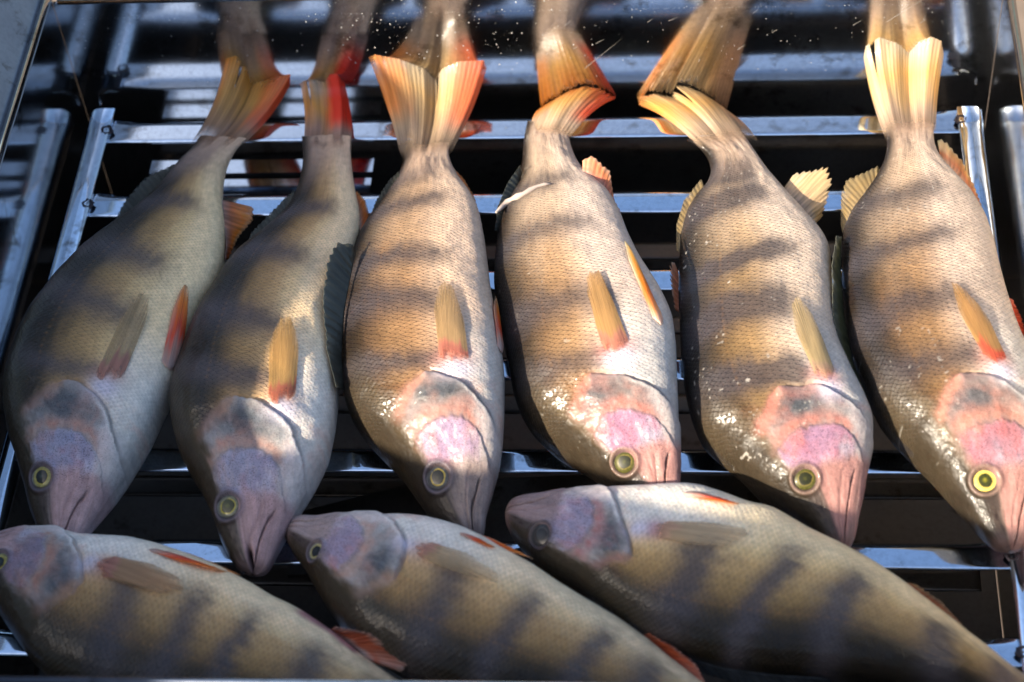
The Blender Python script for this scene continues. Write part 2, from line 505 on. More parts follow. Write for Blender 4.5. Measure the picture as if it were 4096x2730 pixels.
def paint(S, t, P, seed):
    """albedo of the skin at head-to-tail S (0 snout, 1 gill tip, 3 tail base) and back-to-belly t (1 .. -1)"""
    n1 = fbm(S * 5, t * 5, seed); n2 = fbm(S * 16, t * 16, seed + 5); n3 = fbm(S * 40, t * 40, seed + 9, 3)
    tt = t + 0.06 * n1 + 0.03 * n2
    tt = tt + P['dk'] * sstep(-.35, .55, tt)
    c = np.stack([np.interp(tt, FLANK[0], [q[k] for q in FLANK[1]]) for k in range(3)], -1)
    c = c * np.asarray(P['tint']) * np.array(P['wb'])
    warm = np.clip(0.5 + 1.3 * fbm(S * 2.6, t * 2.4, seed + 31), 0, 1) * P['warm'] * sstep(-.55, -.1, tt) * sstep(.95, .6, tt)
    c = lerp3(c, np.array([.40, .21, .10]), warm * 0.5)
    if P['tailpale']:
        c = lerp3(c, np.array([.66, .50, .36]), P['tailpale'] * sstep(1.5, 2.5, S + .2 * n1) * sstep(.9, .3, t))
        c = lerp3(c, np.array([.74, .60, .50]), P['tailpale'] * sstep(.1, -.35, t))
    # cross bars
    for k, s0 in enumerate(P['bars']):
        wd = P['bw'] * (1 + 0.25 * math.sin(k * 2.1 + seed))
        cen = s0 + 0.04 * math.sin(seed * 1.7 + k * 2.3) + 0.05 * np.sin(t * 2.0 + k + seed) + 0.04 * n1 + 0.02 * n2
        m = np.exp(-np.abs((S - cen) / wd) ** 2.1) * sstep(-.72, -.22, t + .08 * n2) * (0.95 + 0.12 * n2)
        c = lerp3(c, np.array([.064, .053, .056]), np.clip(m * P['bar'], 0, 0.84))
    # chest in front of and under the pectoral fin
    chest = sstep(-.28, -.5, t + .08 * n1) * sstep(1.6, 1.0, S)
    c = lerp3(c, np.array([.68, .66, .62]), chest * 0.8)
    # peduncle is fleshy
    c = lerp3(c, np.array([.50, .36, .28]), sstep(2.5, 2.95, S) * sstep(.95, .4, t) * 0.75)
    if P.get('slit'):
        a_, b_ = P['slit']
        sl_ = sstep(a_, a_ + .06, S) * sstep(b_, b_ - .06, S) * sstep(-.72, -.86, t + .05 * n2)
        c = lerp3(c, np.array([.50, .22, .20]), sl_)
    # ---------------- head
    S_, t_ = S, t
    hw = sstep(1.5, 1.0, S)
    rv = np.random.default_rng(seed).normal(0, 1, 8)
    S = S + hw * (.030 * fbm(S * 5 + 9, t * 3, seed + 51) + .006 * n3)
    t = t + hw * (.07 * fbm(S * 5, t * 3 + 7, seed + 57) + .02 * n3)
    gill_t = [-1.2, -.98, -.71, -.45, 0.02, .3, .55, .8, 1.2]
    gill_s = [.42, .50, .71 + .02 * rv[0], .86 + .02 * rv[1], 1.0, .88, .76, .70, .66]
    pre_t = [-1.2, -.85, -.77, -.6, -.43, -.16, .3, .6, .8, 1.2]
    pre_s = [.18, .28, .36 + .02 * rv[2], .50 + .025 * rv[3], .58 + .02 * rv[3], .62, .58 + .03 * rv[4], .48 + .03 * rv[4], .42, .36]
    tq = np.linspace(-1.3, 1.3, 521); kq = np.exp(-.5 * (np.arange(-60, 61) / 20.0) ** 2); kq /= kq.sum()
    sm_ = lambda a, b: np.convolve(np.pad(np.interp(tq, a, b), 60, mode='edge'), kq, 'valid')
    gill_t, gill_s, pre_t, pre_s = tq, sm_(gill_t, gill_s), tq, sm_(pre_t, pre_s)
    dg = S - np.interp(t, gill_t, gill_s) + 0.012 * n2
    dp_ = S - np.interp(t, pre_t, pre_s) + 0.022 * n2
    side = sstep(.80, .40, t + .10 * n2 + .10 * n1)
    hd = sstep(.01, -.012, dg) * (1 - sstep(.0, .16, t)) + sstep(.0, .16, t) * sstep(.05, -.13, dg + .05 * n1)
    # gill cover: dark, speckled, lighter towards its rim
    core = np.exp(-(((S - .80 - .015 * rv[5]) / (.12 + .02 * rv[6])) ** 2 + ((t - .02 - .08 * rv[7]) / .36) ** 2))
    op = lerp3(np.ones_like(c) * np.asarray(P['oper']), np.array([.11, .12, .13]), np.clip(core * 1.25 + .35 * n2, 0, 1) * P['oper_dark'])
    low_rim = sstep(-.35, -.75, t)
    op = lerp3(op, np.array([.62, .60, .58]), low_rim * 0.8)
    ang = np.arctan2(t - .05, (S - .60) * 2.2)
    op = op * (1 + .18 * vnoise(ang * 11, S * 5, seed + 61) * sstep(.62, .75, S))[..., None]
    op = lerp3(op, np.asarray(P['rose']), np.clip(.55 * fbm(S * 9, t * 5, seed + 63) + .05, 0, .5))
    c = c * (1 - (hd * side)[..., None]) + op * (hd * side)[..., None]
    # rosy band behind the cheek
    band = np.exp(-((dp_ - .05) / .05) ** 2) * side * sstep(-1.0, -.8, t) * (.75 + .5 * n2)
    c = lerp3(c, np.asarray(P['rose']), np.clip(band * 0.8, 0, 1))
    # cheek
    ck = sstep(.018, -.040, dp_) * sstep(.66, .45, t + .05 * n2) * sstep(-.72, -.56, t + .05 * n2) * sstep(.20, .30, S + .03 * n2)
    gw = np.clip(.5 + (S - .45) * 1.6 + t * .55 + .35 * n1 + .15 * n2, 0, 1)
    cc_ = lerp3(np.ones_like(c) * np.asarray(P['cheek2']), np.asarray(P['cheek']), sstep(.1, .55, gw))
    cc_ = lerp3(cc_, np.asarray(P['rose']), sstep(.62, 1.0, gw) * .55)
    cc_ = lerp3(cc_, np.array([.60, .56, .64]), sstep(.32, .0, gw) * .75)
    cc_ = lerp3(cc_, np.asarray(P['jaw']), sstep(.36, .26, S) * .6)
    c = lerp3(c, cc_, ck)
    mot = np.clip(fbm(S * 11, t * 6, seed + 81, 4) * 1.6, -1, 1)
    hm_ = sstep(1.0, .85, S)
    c = lerp3(c, c * np.array([1.10, .80, .74]), np.clip(mot, 0, 1) * hm_ * .8)
    c = lerp3(c, c * np.array([.66, .70, .78]), np.clip(-mot, 0, 1) * hm_ * .6)
    # jaw and snout
    jaw = sstep(.37, .25, S + .06 * (t + .2) + .03 * n2) * sstep(.42, .12, t + .08 * n1)
    strk = fbm(S * 3 + t * 2, t * 22 - S * 14, seed + 77, 3)
    c = lerp3(c, np.asarray(P['jaw']), jaw * 0.92)
    c = c * (1 + .16 * (strk * jaw)[..., None] + .3 * (n1 * jaw)[..., None])
    pale = sstep(-.50, -.68, t + .06 * n2) * sstep(.28, .46, S + .05 * n2) * sstep(.0, -.03, dg)
    c = lerp3(c, np.array([.68, .58, .55]), pale * .8)
    memb = np.exp(-((dg + .035) / .022) ** 2) * sstep(-.25, -.45, t)
    c = lerp3(c, np.array([.74, .69, .64]), memb * .8)
    eyeband = sstep(.40, .30, S) * sstep(.10, .40, t + .08 * n1)
    c = lerp3(c, np.asarray(P['front']), eyeband * .75)
    thr = sstep(-.66, -.84, t) * sstep(.8, .5, S) * sstep(.24, .44, S)
    c = lerp3(c, np.array([.62, .56, .52]), thr * 0.8)
    nap = sstep(.46, .74, t + .10 * n1 + .05 * n2) * sstep(1.25, .75, S)
    c = lerp3(c, np.asarray(P['nape']), nap * 0.92)
    sn = sstep(.36, .22, S + .05 * n2) * sstep(.06, .38, t + .12 * n2)
    c = lerp3(c, np.array([.050, .036, .030]), sn * 0.9)
    ridge = sstep(.60, .82, t + .06 * n1 + .03 * n2 + .12 * sstep(.7, .2, S)) * sstep(1.6, .6, S)
    c = lerp3(c, np.array([.040, .030, .020]), ridge * .9)
    # creases
    crease = np.exp(-(dg / .011) ** 2) * sstep(.3, .0, t) * sstep(-1.0, -.9, t)
    c = lerp3(c, np.asarray(P['crease']), crease * 0.85)
    cr2 = np.exp(-(dp_ / .008) ** 2) * side * sstep(-.95, -.8, t)
    c = lerp3(c, np.array([.24, .14, .12]), cr2 * 0.28)
    red = np.exp(-((dg + .03) / .05) ** 2) * sstep(-.05, .2, t) * sstep(.75, .5, t)
    c = lerp3(c, np.asarray(P['rose']), np.clip(red * P['redrim'], 0, 1))
    mouth = np.exp(-((t - (-.12 - 2.6 * S)) / .035) ** 2) * sstep(.24, .19, S)
    c = lerp3(c, np.array([.10, .05, .045]), mouth * 0.55)
    lip = sstep(.10, .03, S + .03 * n2)
    c = lerp3(c, np.array([.20, .13, .12]), lip * .7)
    for s0, t0_ in ((.10, .36), (.135, .46)):
        c = lerp3(c, np.array([.02, .012, .012]), np.exp(-(((S - s0) / .012) ** 2 + ((t - t0_) / .05) ** 2)) * .8)
    mouth2 = np.exp(-((t - (.12 - 2.0 * S)) / .05) ** 2) * sstep(.30, .22, S)
    c = lerp3(c, np.array([.20, .11, .10]), mouth2 * 0.3)
    ll = np.exp(-((t - .43 + .02 * n1) / .014) ** 2) * sstep(1.02, 1.12, S) * (.5 + .5 * np.sin(S * 150))
    c = lerp3(c, c * .55 + np.array([.12, .06, .02]), ll * .7)
    if P['flecks']:
        fl = sstep(.72, .80, vnoise(S * 46, t * 30, seed + 90)) * sstep(.35, .5, vnoise(S * 9, t * 6, seed + 91))
        c = lerp3(c, np.array([.78, .72, .62]), fl * P['flecks'])
    c = np.clip(c * P['val'] * (1 + .16 * n3[..., None]), .006, .8)
    S, t = S_, t_
    spk = np.clip(hd * side * (0.35 + .5 * core) + ck * 0.55 + chest * 0.25 * sstep(-.9, -.5, t), 0, 1) * sstep(.02, .12, S)
    # relief (metres): gill cover and cheek plates stand proud
    rel = 0.0017 * hd * sstep(-.55, -.02, dg) * sstep(.45, .0, t)
    rel = rel + 0.0007 * sstep(.004, -.02, dp_) * sstep(-.4, -.05, dp_) * side
    rel = rel - 0.0011 * np.exp(-((dg - .012) / .016) ** 2) * sstep(.2, .0, t)
    rel = rel - 0.0016 * mouth - 0.0003 * mouth2
    rel = rel + .0010 * np.exp(-(((S - .97) / .05) ** 2 + ((t - .03) / .05) ** 2))
    rel = rel + 0.0003 * n1 * sstep(1.0, .6, S)
    smask = sstep(-.02, .06, dg) * sstep(.6, .75, S)
    smask = np.clip(smask, 0, 1) * (0.45 + 0.55 * sstep(-1, -.4, t))
    return c, spk, rel, smask

def smooth_curve(v, n):
    return np.interp(np.linspace(0, 1, n), np.linspace(0, 1, len(v)), v)

class Fish:
    pass

def build_body(spec, root, seed):
    D = resample(spec['D'], NU); V = resample(spec['V'], NU)
    u = np.linspace(0, 1, NU)
    zc = np.interp(u, [a for a, b in spec['z']], [b for a, b in spec['z']])
    roll = spec.get('roll', 0) * np.interp(u, [0, .12, .3, .7, 1], [0, .5, 1, .8, 0])
    Dw = np.array([at(D[i, 0], D[i, 1], zc[i] - roll[i]) for i in range(NU)])
    Vw = np.array([at(V[i, 0], V[i, 1], zc[i] + roll[i]) for i in range(NU)])
    Mid = (Dw + Vw) / 2; H = (Dw - Vw) / 2
    tan = np.gradient(Mid, axis=0); tan[:, 2] = 0; tan /= np.linalg.norm(tan, axis=1)[:, None]
    perp = np.stack([-tan[:, 1], tan[:, 0]], 1)
    b = np.interp(u, THICK[0], THICK[1]) * spec.get('fat', 1.0) * .93
    hl = np.linalg.norm(H[:, :2], axis=1)
    # a body seen at a slant shows some of its thickness in its outline: take that off again
    a2 = np.sqrt(np.maximum(hl ** 2 - (b * 0.66 * np.abs(perp[:, 1]) * sstep(.45, .8, np.abs(perp[:, 1])) * sstep(0, .08, u)) ** 2, (0.55 * hl) ** 2))
    ub = .075                                   # blunt, rounded snout
    kb = int(ub * (NU - 1))
    a2 = np.where(u < ub, np.maximum(a2, a2[kb] * np.sqrt(np.maximum(u, 0) / ub) * (.93 + .07 * u / ub)), a2)
    Hd = H / np.maximum(hl, 1e-9)[:, None]; Hd[:8] = Hd[8]
    H = Hd * a2[:, None]
    th = np.concatenate([np.linspace(0, math.pi, NTOP), np.linspace(math.pi, 2 * math.pi, NBOT + 2)[1:-1]])
    v = np.cos(th); sn = np.sin(th)
    zz = np.sign(sn) * np.abs(sn) ** 0.66
    b2 = np.minimum(b, np.maximum(a2 * 0.80, .0005))
    P = Mid[:, None, :] + H[:, None, :] * (np.sign(v) * np.abs(v) ** 0.94)[None, :, None]
    P[:, :, 2] += b2[:, None] * zz[None, :]
    # landmarks
    vis = P[:, :NTOP]
    px = projpx(vis.reshape(-1, 3)).reshape(NU, NTOP, 2)
    def find(q):
        d = ((px - np.array(q)) ** 2).sum(-1)
        i, j = np.unravel_index(np.argmin(d), d.shape)
        return i, j
    ie, je = find(spec['eye']); io, jo = find(spec['oper'])
    ue, uo = u[ie], u[io]; te, to = v[je], v[jo]
    S1 = np.interp(u, [0, ue, uo, 1.0], [0, .235, 1.0, 3.0])
    S = np.repeat(S1[:, None], len(th), 1)
    # pull the pattern so that the gill tip sits at t = .02
    tsh = np.interp(S1, [0, .235, 1.0, 1.9, 3], [.45 - te if abs(.45 - te) < .4 else 0, .45 - te if abs(.45 - te) < .4 else 0, .02 - to, 0, 0])
    t0 = np.repeat(v[None, :], NU, 0)
    t = t0 + tsh[:, None] * (1 - np.abs(t0) ** 2)
    # the crosswise pattern on a round body is sheared a little by perspective; keep it on the skin
    c, spk, rel, sm = paint(S, t, spec['paint'], seed)
    if spec['skin']:
        bq = np.array(spec['skin'][0][1], float); iq, jq = find(bq.mean(0))
        tq = np.array(spec['skin'][0][2], float).mean(0); i2, j2 = find(tq)
        cp = P[iq, jq]; dv = P[i2, j2] - cp; dv /= np.linalg.norm(dv)
        rel_ = P - cp; al = rel_ @ dv; ac_ = np.linalg.norm(rel_ - al[..., None] * dv, axis=-1)
        wq = np.linalg.norm(bq[0] - bq[-1]) / FPX * .62
        pk = np.exp(-(al / .007) ** 2 - (ac_ / (wq * .8)) ** 2)
        c = lerp3(c, np.array(spec['paint']['rose']) * .85, np.clip(pk, 0, .8))
        wh = np.exp(-((al + .008) / .0055) ** 2 - (ac_ / (wq * .75)) ** 2)
        c = lerp3(c, np.array([.50, .47, .54]), np.clip(wh, 0, .85))
        rel = rel + .0012 * np.exp(-((al + .004) / .006) ** 2 - (ac_ / wq) ** 2)
    if spec.get('gape'):
        g = np.exp(-((t0 - .0) / .10) ** 2) * sstep(.12, .07, S)
        c = lerp3(c, np.array([.012, .006, .006]), g); rel = rel - .004 * g
    # normals of the plain body
    dU = np.gradient(P, axis=0); dT = np.gradient(P, axis=1)
    N = np.cross(dT, dU); N /= np.maximum(np.linalg.norm(N, axis=-1), 1e-12)[..., None]
    if N[NU // 2, NTOP // 2, 2] < 0: N = -N
    eyeR = .84 * spec['eye_r'] / FPX * np.linalg.norm(P[ie, je] - CC)
    de = np.linalg.norm(P - P[ie, je], axis=-1)
    rel = rel * sstep(eyeR * .6, eyeR * 1.25, de)
    rel = rel + 0.0011 * np.exp(-((de - eyeR * 1.10) / (eyeR * .20)) ** 2) - 0.0010 * sstep(eyeR, eyeR * .6, de)
    ring = np.exp(-((de - eyeR * 1.05) / (eyeR * .13)) ** 2)
    c = lerp3(c, np.asarray(spec['paint']['ring']), ring * .8)
    top = np.zeros(len(th)); top[:NTOP] = np.sin(th[:NTOP]) ** .3
    lump = (0.0011 * fbm(S * 3.2, t0 * 2.5, seed + 70, 4) + .0005 * fbm(S * 12, t0 * 3, seed + 75, 3)) * np.clip(np.sin(th), 0, 1)[None, :] * sstep(.1, .4, S)
    # cut belly
    P2 = P + N * ((rel * top[None, :]) + lump)[..., None]
    # scale rows
    wid = np.maximum(a2, .004)
    pitch = 0.0027 * (wid / wid[int(NU * .45)]) ** .75
    ds = np.r_[0, np.linalg.norm(np.diff(Mid, axis=0), axis=1)]
    sx = np.cumsum(ds / pitch)
    rows = wid[int(NU * .45)] * 2.0 / 0.0030
    sy = np.interp(th, [0, math.pi, 2 * math.pi], [0, rows, 2 * rows])
    scale = np.stack([np.repeat(sx[:, None], len(th), 1) + 0.22 * np.abs(t0) * 3, np.repeat(sy[None, :], NU, 0), sm], -1)
    colr = np.concatenate([c, spk[..., None]], -1)
    nv = len(th)
    verts = P2.reshape(-1, 3)
    f = grid_faces(NU, nv, 0, True)
    f.append(tuple(range(nv))); f.append(tuple((NU - 1) * nv + k for k in range(nv))[::-1])
    f = [q[::-1] for q in f] if False else f
    o = mesh_obj('body', verts, f, M_SKIN, root, attrs={'skin': ('FLOAT_COLOR', colr.reshape(-1, 4)), 'scale_co': ('FLOAT_VECTOR', scale.reshape(-1, 3))})
    F = Fish()
    F.P = P2; F.N = N; F.px = projpx(P2[:, :NTOP].reshape(-1, 3)).reshape(NU, NTOP, 2); F.ie, F.je = ie, je; F.eyeR = eyeR
    F.D1, F.V1 = Dw[-1], Vw[-1]; F.Mid = Mid; F.root = root; F.body = o; F.H = H; F.tan = tan
    F.c0 = c
    return F

def polyline(pts, g):
    p = np.array(pts, float)
    d = np.r_[0, np.cumsum(np.linalg.norm(np.diff(p, axis=0), axis=1))]; d /= d[-1]
    return np.stack([np.interp(g, d, p[:, k]) for k in range(p.shape[1])], 1)

def fin_grid(base, tip, rays, jag, seed, nf=26, per=6, bow=(0, 0, 0), ripple=.0004, splits=0, rnd=0):
    G = rays * per + 1
    g = np.linspace(0, 1, G)
    R = np.random.default_rng(seed)
    B = polyline(base, g); Tp = polyline(tip, g)
    ph = g * rays
    jn = np.interp(ph, np.arange(rays + 1), R.random(rays + 1))
    if rnd: Tp = B + (Tp - B) * (1 - rnd * np.abs(2 * g - 1) ** 3)[:, None]
    ext = 1 - jag * (0.5 - 0.5 * np.cos(2 * np.pi * ph + np.pi)) * (0.35 + 0.65 * jn) - jag * 0.9 * np.interp(ph, np.arange(rays + 1), R.random(rays + 1))
    for k in range(splits):
        c = R.random() * .8 + .1
        ext -= (.18 + .25 * R.random()) * np.exp(-((g - c) / (.5 / rays)) ** 2)
    f = np.linspace(0, 1, nf)
    fr = f[:, None] * ext[None, :]
    P = B[None] * (1 - fr[..., None]) + Tp[None] * fr[..., None]
    P = P + np.array(bow)[None, None] * np.sin(np.pi * np.clip(fr, 0, 1) * .9)[..., None]
    return P, fr, np.repeat(g[None], nf, 0), ph

def fin_obj(name, parent, P, col, ph, ripple=.0004, thick=.00035, label=None):
    dU = np.gradient(P, axis=0); dT = np.gradient(P, axis=1)
    N = np.cross(dU, dT); N /= np.maximum(np.linalg.norm(N, axis=-1), 1e-12)[..., None]
    nf, G = P.shape[:2]
    rp = ripple * np.cos(2 * np.pi * ph)[None, :] * np.linspace(.4, 1, nf)[:, None]
    P = P + N * rp[..., None]
    A = P + N * thick / 2; Bm = P - N * thick / 2
    verts = np.concatenate([A.reshape(-1, 3), Bm.reshape(-1, 3)])
    o_ = nf * G
    f = grid_faces(nf, G) + [q[::-1] for q in grid_faces(nf, G, o_)]
    for j in range(G - 1):
        f.append((j + 1, j, o_ + j, o_ + j + 1)); a = (nf - 1) * G + j; f.append((a, a + 1, o_ + a + 1, o_ + a))
    for i in range(nf - 1):
        a = i * G; f.append((a, a + G, o_ + a + G, o_ + a)); a = i * G + G - 1; f.append((a + G, a, o_ + a, o_ + a + G))
    cc = np.concatenate([col.reshape(-1, 4), col.reshape(-1, 4)])
    return mesh_obj(name, verts, f, M_FIN, parent, attrs={'skin': ('FLOAT_COLOR', cc)})

def ramp(x, stops):
    xs = [s[0] for s in stops]
    return np.stack([np.interp(x, xs, [s[1][k] for s in stops]) for k in range(len(stops[0][1]))], -1)

def tail_col(f, g, ph, K, seed, streak=.6):
    n = fbm(g * 7, f * 3, seed, 3); n2 = fbm(g * 30 + .8 * n, f * 1.2, seed + 3, 3)
    n3 = fbm(g * 4 + 3, f * 2.5, seed + 8, 3)
    c = ramp(f + .16 * n + .10 * n3, K['along'])
    e0 = sstep(.30, .02, g + .1 * n) * K['e0'][1] * sstep(.3, .55, f)
    c[..., :3] = lerp3(c[..., :3], np.array(K['e0'][0]), np.clip(e0, 0, 1))
    e1 = sstep(K.get('s1', .62), K.get('s1', .62) + .33, g + .1 * n) * K['e1'][1] * sstep(.22, .45, f)
    c[..., :3] = lerp3(c[..., :3], np.array(K['e1'][0]), np.clip(e1, 0, 1))
    c[..., 3] = np.clip(np.maximum(c[..., 3], .85 * np.clip(e0 + e1, 0, 1) * sstep(1.0, .8, f)), 0, 1)
    ray = 0.5 + 0.5 * np.cos(2 * np.pi * ph)[None, :]
    c[..., :3] *= (0.93 + 0.12 * ray + streak * n2)[..., None]
    c[..., 3] = np.clip(c[..., 3] - (.15 * (1 - ray) + .6 * streak * n2) * sstep(.35, 1, f), 0, 1)
    c[..., 3] *= sstep(1.04, .9, f + .2 * n2) * .6 + .4
    c[..., :3] = np.clip(c[..., :3], .008, .9)
    return c

PALE = (.62, .50, .34)
def tk(base, mid, tip, e0, e1, ta=.55, s1=.62):
    return {'s1': s1, 'along': [(0, (*base, 1)), (.28, (*base, 1)), (.48, (*[(a + b) / 2 for a, b in zip(base, mid)], 1)), (.66, (*mid, .95)), (.84, (*[(a + b) / 2 for a, b in zip(tip, mid)], .85)), (.95, (*tip, .65)), (1.05, (*tip, ta * .6))], 'e0': e0, 'e1': e1}

def add_tail(F, spec, K, seed, rays=30, jag=.035, name='tail_fin', splits=1, bow=None, wall=True):
    bow = bow or ((0, .0105, -.0125) if wall else (0, .002, .004))
    d, v = np.array(F.D1), np.array(F.V1)
    m = (d + v) / 2
    back = -F.tan[-1] * .016
    up_ = np.array([0, 0, .0062])
    ax_ = -back / np.linalg.norm(back)
    base = [m + (d - m) * 1.0 + back + up_ * .45, m + (d - m) * .5 + back * 1.1 + up_, m + back * 1.2 + up_, m + (v - m) * .5 + back * 1.1 + up_, m + (v - m) * 1.0 + back + up_ * .45]
    tip = [on_wall(p[0], p[1]) if wall else at_wall(*p) for p in spec]
    tip = [t_ + (t_ - m) * .045 if not wall else t_ + (t_ - m) * np.array([.03, 0, .05]) for t_ in tip]
    P, fr, g, ph = fin_grid(base, tip, rays, jag, seed, bow=bow, splits=splits)
    cl = tail_col(fr, g, ph, K, seed); cl[..., 3] *= sstep(.03, .34, fr + .05 * fbm(g * 9, fr * 2, seed))
    # the fork: rays near the middle are shorter because the tip line dips there
    return fin_obj(name, F.root, P, cl, ph, ripple=.00009)

def add_free_fin(F, name, base, tip, K, seed, rays=10, jag=.12, bow=(0, 0, 0), ripple=.0006, splits=0):
    P, fr, g, ph = fin_grid([at(*p) for p in base], [at_wall(*p) for p in tip], rays, jag, seed, bow=bow, splits=splits)
    return fin_obj(name, F.root, P, tail_col(fr, g, ph, K, seed), ph, ripple=ripple * .3, thick=.0003)

def add_skin_fin(F, name, base, tip, K, seed, rays=13, jag=.06, lift=.0006, tiplift=.0006):
    """a fin lying against the flank: laid out over the skin, then lifted off it"""
    ba = np.array(base, float); tc_ = np.array(tip, float).mean(0); bm = ba.mean(0)
    hd_ = (bm - tc_) / np.linalg.norm(bm - tc_)
    b0 = bm + (ba[0] - bm) * .9; b1 = bm + (ba[-1] - bm) * .9
    base = [tuple(b0 - hd_ * 6), tuple(b0 * .75 + b1 * .25 + hd_ * 16), tuple(bm + hd_ * 24), tuple(b0 * .25 + b1 * .75 + hd_ * 16), tuple(b1 - hd_ * 6)]
    P, fr, g, ph = fin_grid([(*p, 0) for p in base], [(*p, 0) for p in tip], rays, jag * .6, seed, nf=22, per=4, rnd=.16)
    q = P[..., :2].reshape(-1, 2)
    sp = F.px[::2, ::2].reshape(-1, 2); sw = F.P[::2, :NTOP:2].reshape(-1, 3); snm = F.N[::2, :NTOP:2].reshape(-1, 3)
    W = np.zeros((len(q), 3)); NN = np.zeros((len(q), 3))
    lo, hi = q.min(0) - 40, q.max(0) + 40
    k = np.where(((sp > lo) & (sp < hi)).all(1))[0]
    for i in range(0, len(q), 200):
        d = ((q[i:i + 200, None] - sp[k][None]) ** 2).sum(-1)
        # mean of the nearest few keeps the sheet smooth
        nn = np.argpartition(d, 6, axis=1)[:, :6]
        w = 1 / (np.take_along_axis(d, nn, 1) + 4.0); w /= w.sum(1, keepdims=True)
        W[i:i + 200] = (sw[k][nn] * w[..., None]).sum(1); NN[i:i + 200] = (snm[k][nn] * w[..., None]).sum(1)
    W = W.reshape(P.shape); NN = NN.reshape(P.shape)
    NN /= np.maximum(np.linalg.norm(NN, axis=-1), 1e-9)[..., None]
    for it in range(3):
        W[1:-1] = (W[:-2] + 2 * W[1:-1] + W[2:]) / 4; W[:, 1:-1] = (W[:, :-2] + 2 * W[:, 1:-1] + W[:, 2:]) / 4
        NN[1:-1] = (NN[:-2] + 2 * NN[1:-1] + NN[2:]) / 4
    W = W + NN * (lift * np.minimum(1, fr * 8) + tiplift * fr ** 2)[..., None]
    W = W + NN * (0.0007 * np.sin(np.pi * g))[..., None]
    return fin_obj(name, F.root, W, tail_col(fr, g, ph, K, seed, .4), ph, ripple=.00009, thick=.0003)

def disc_dome(rings, n, prof, center, ax, ay, az, r, colf, sx=1.0):
    v = []; c = []
    for i in range(rings + 1):
        q = i / rings
        for k in range(n):
            w = 2 * math.pi * k / n
            v.append(center + ax * (math.cos(w) * q * r * sx) + ay * (math.sin(w) * q * r) + az * prof(q) * r)
            c.append((*colf(q, w), 1))
    f = [q_ for q_ in grid_faces(rings + 1, n, 0, True)]
    return np.array(v), f, np.array(c)

def add_eye(F, spec, seed):
    i, j = F.ie, F.je
    n = F.N[i, j] * .75 + np.array([0, 0, .25]) + np.array([0, -.12, 0]); n /= np.linalg.norm(n)
    ax = F.tan[i] - n * F.tan[i].dot(n); ax /= np.linalg.norm(ax); ay = np.cross(n, ax)
    r = F.eyeR * .98
    E = spec['eye_col']
    R = random.Random(seed)
    cen = F.P[i, j] - n * .0006
    ph = R.random() * 6
    def col(q, w):
        jit = .03 * math.sin(2 * w + ph) + .012 * math.sin(5 * w)
        q2 = q + jit
        if q2 < .48 * 1.04: return np.array([.02, .02, .012])
        if q2 < .60: return np.array(E['rim'])
        if q2 < E['w']: return np.array(E['iris'])
        if q2 < E['w'] + .06: return np.array(E['iris']) * .5
        return np.array(E['outer'])
    v, f, c = disc_dome(44, 72, lambda q: .30 * math.sqrt(max(0, 1 - (q * .98) ** 2)), cen, ax, ay, n, r, col)
    eo = mesh_obj('eye', v, f, M_EYE, F.root, attrs={'skin': ('FLOAT_COLOR', c)})
    pc = cen + n * r * .015 + ay * r * .02 + ax * r * .04
    def pcol(q, w):
        k = max(0, 1 - q / .5) * .8
        return np.array(E['pupil']) * .6 * (1 - k) + np.array(E['cloud']) * .5 * k
    v, f, c = disc_dome(14, 48, lambda q: .37 * math.sqrt(max(0, 1 - (q * .5) ** 2)), pc, ax, ay, n, r * .46, pcol, sx=1.08)
    v = v + n * (r * .30 - r * .46 * .37 + r * .010)
    mesh_obj('pupil', v, f, M_EYE, eo, attrs={'skin': ('FLOAT_COLOR', c)})

ZFLAT = [(0, .0150), (.15, .0190), (.34, .0242), (.55, .0225), (.8, .0150), (1, .0100)]

BLUE = dict(front=(.16, .14, .14), cheek=(.36, .35, .45), cheek2=(.44, .36, .44), oper=(.36, .34, .32), oper_dark=.95, rose=(.50, .29, .22), jaw=(.50, .32, .31), nape=(.055, .045, .022), crease=(.40, .26, .20), ring=(.12, .10, .12), redrim=.3)
PINK = dict(front=(.30, .21, .15), cheek=(.54, .30, .38), cheek2=(.56, .38, .48), oper=(.42, .33, .29), oper_dark=.75, rose=(.66, .24, .18), jaw=(.56, .28, .24), nape=(.20, .14, .075), crease=(.55, .24, .18), ring=(.20, .13, .10), redrim=.9)
def pt(base, **kw):
    d = dict(tint=(1, 1, 1), warm=.3, dk=.55, bw=.105, flecks=0, tailpale=0, val=.90, wb=(1.27, 1.02, .71), bars=[1.12, 1.52, 1.93, 2.35, 2.72], bar=.85); d.update(base); d.update(kw); return d  # shaded fish get brighter, warmer skin colour to offset the blue skylight

EYE_Y = dict(iris=(.30, .27, .09), rim=(.38, .31, .06), outer=(.16, .16, .15), pupil=(.03, .04, .035), cloud=(.10, .14, .12), w=.76)
EYE_G = dict(iris=(.17, .17, .11), rim=(.40, .34, .05), outer=(.13, .14, .14), pupil=(.05, .06, .01), cloud=(.22, .24, .03), w=.74)
EYE_D = dict(iris=(.08, .08, .075), rim=(.50, .36, .06), outer=(.12, .12, .13), pupil=(.02, .022, .012), cloud=(.08, .08, .02), w=.82)
EYE_B = dict(iris=(.03, .03, .03), rim=(.05, .04, .035), outer=(.06, .055, .06), pupil=(.01, .01, .01), cloud=(.03, .03, .035), w=.80)
EYE_P = dict(iris=(.34, .30, .16), rim=(.30, .27, .10), outer=(.17, .17, .16), pupil=(.03, .035, .04), cloud=(.07, .08, .09), w=.70)
EYE_O = dict(iris=(.060, .056, .010), rim=(.12, .095, .018), outer=(.13, .10, .08), pupil=(.025, .026, .004), cloud=(.10, .10, .012), w=.84)

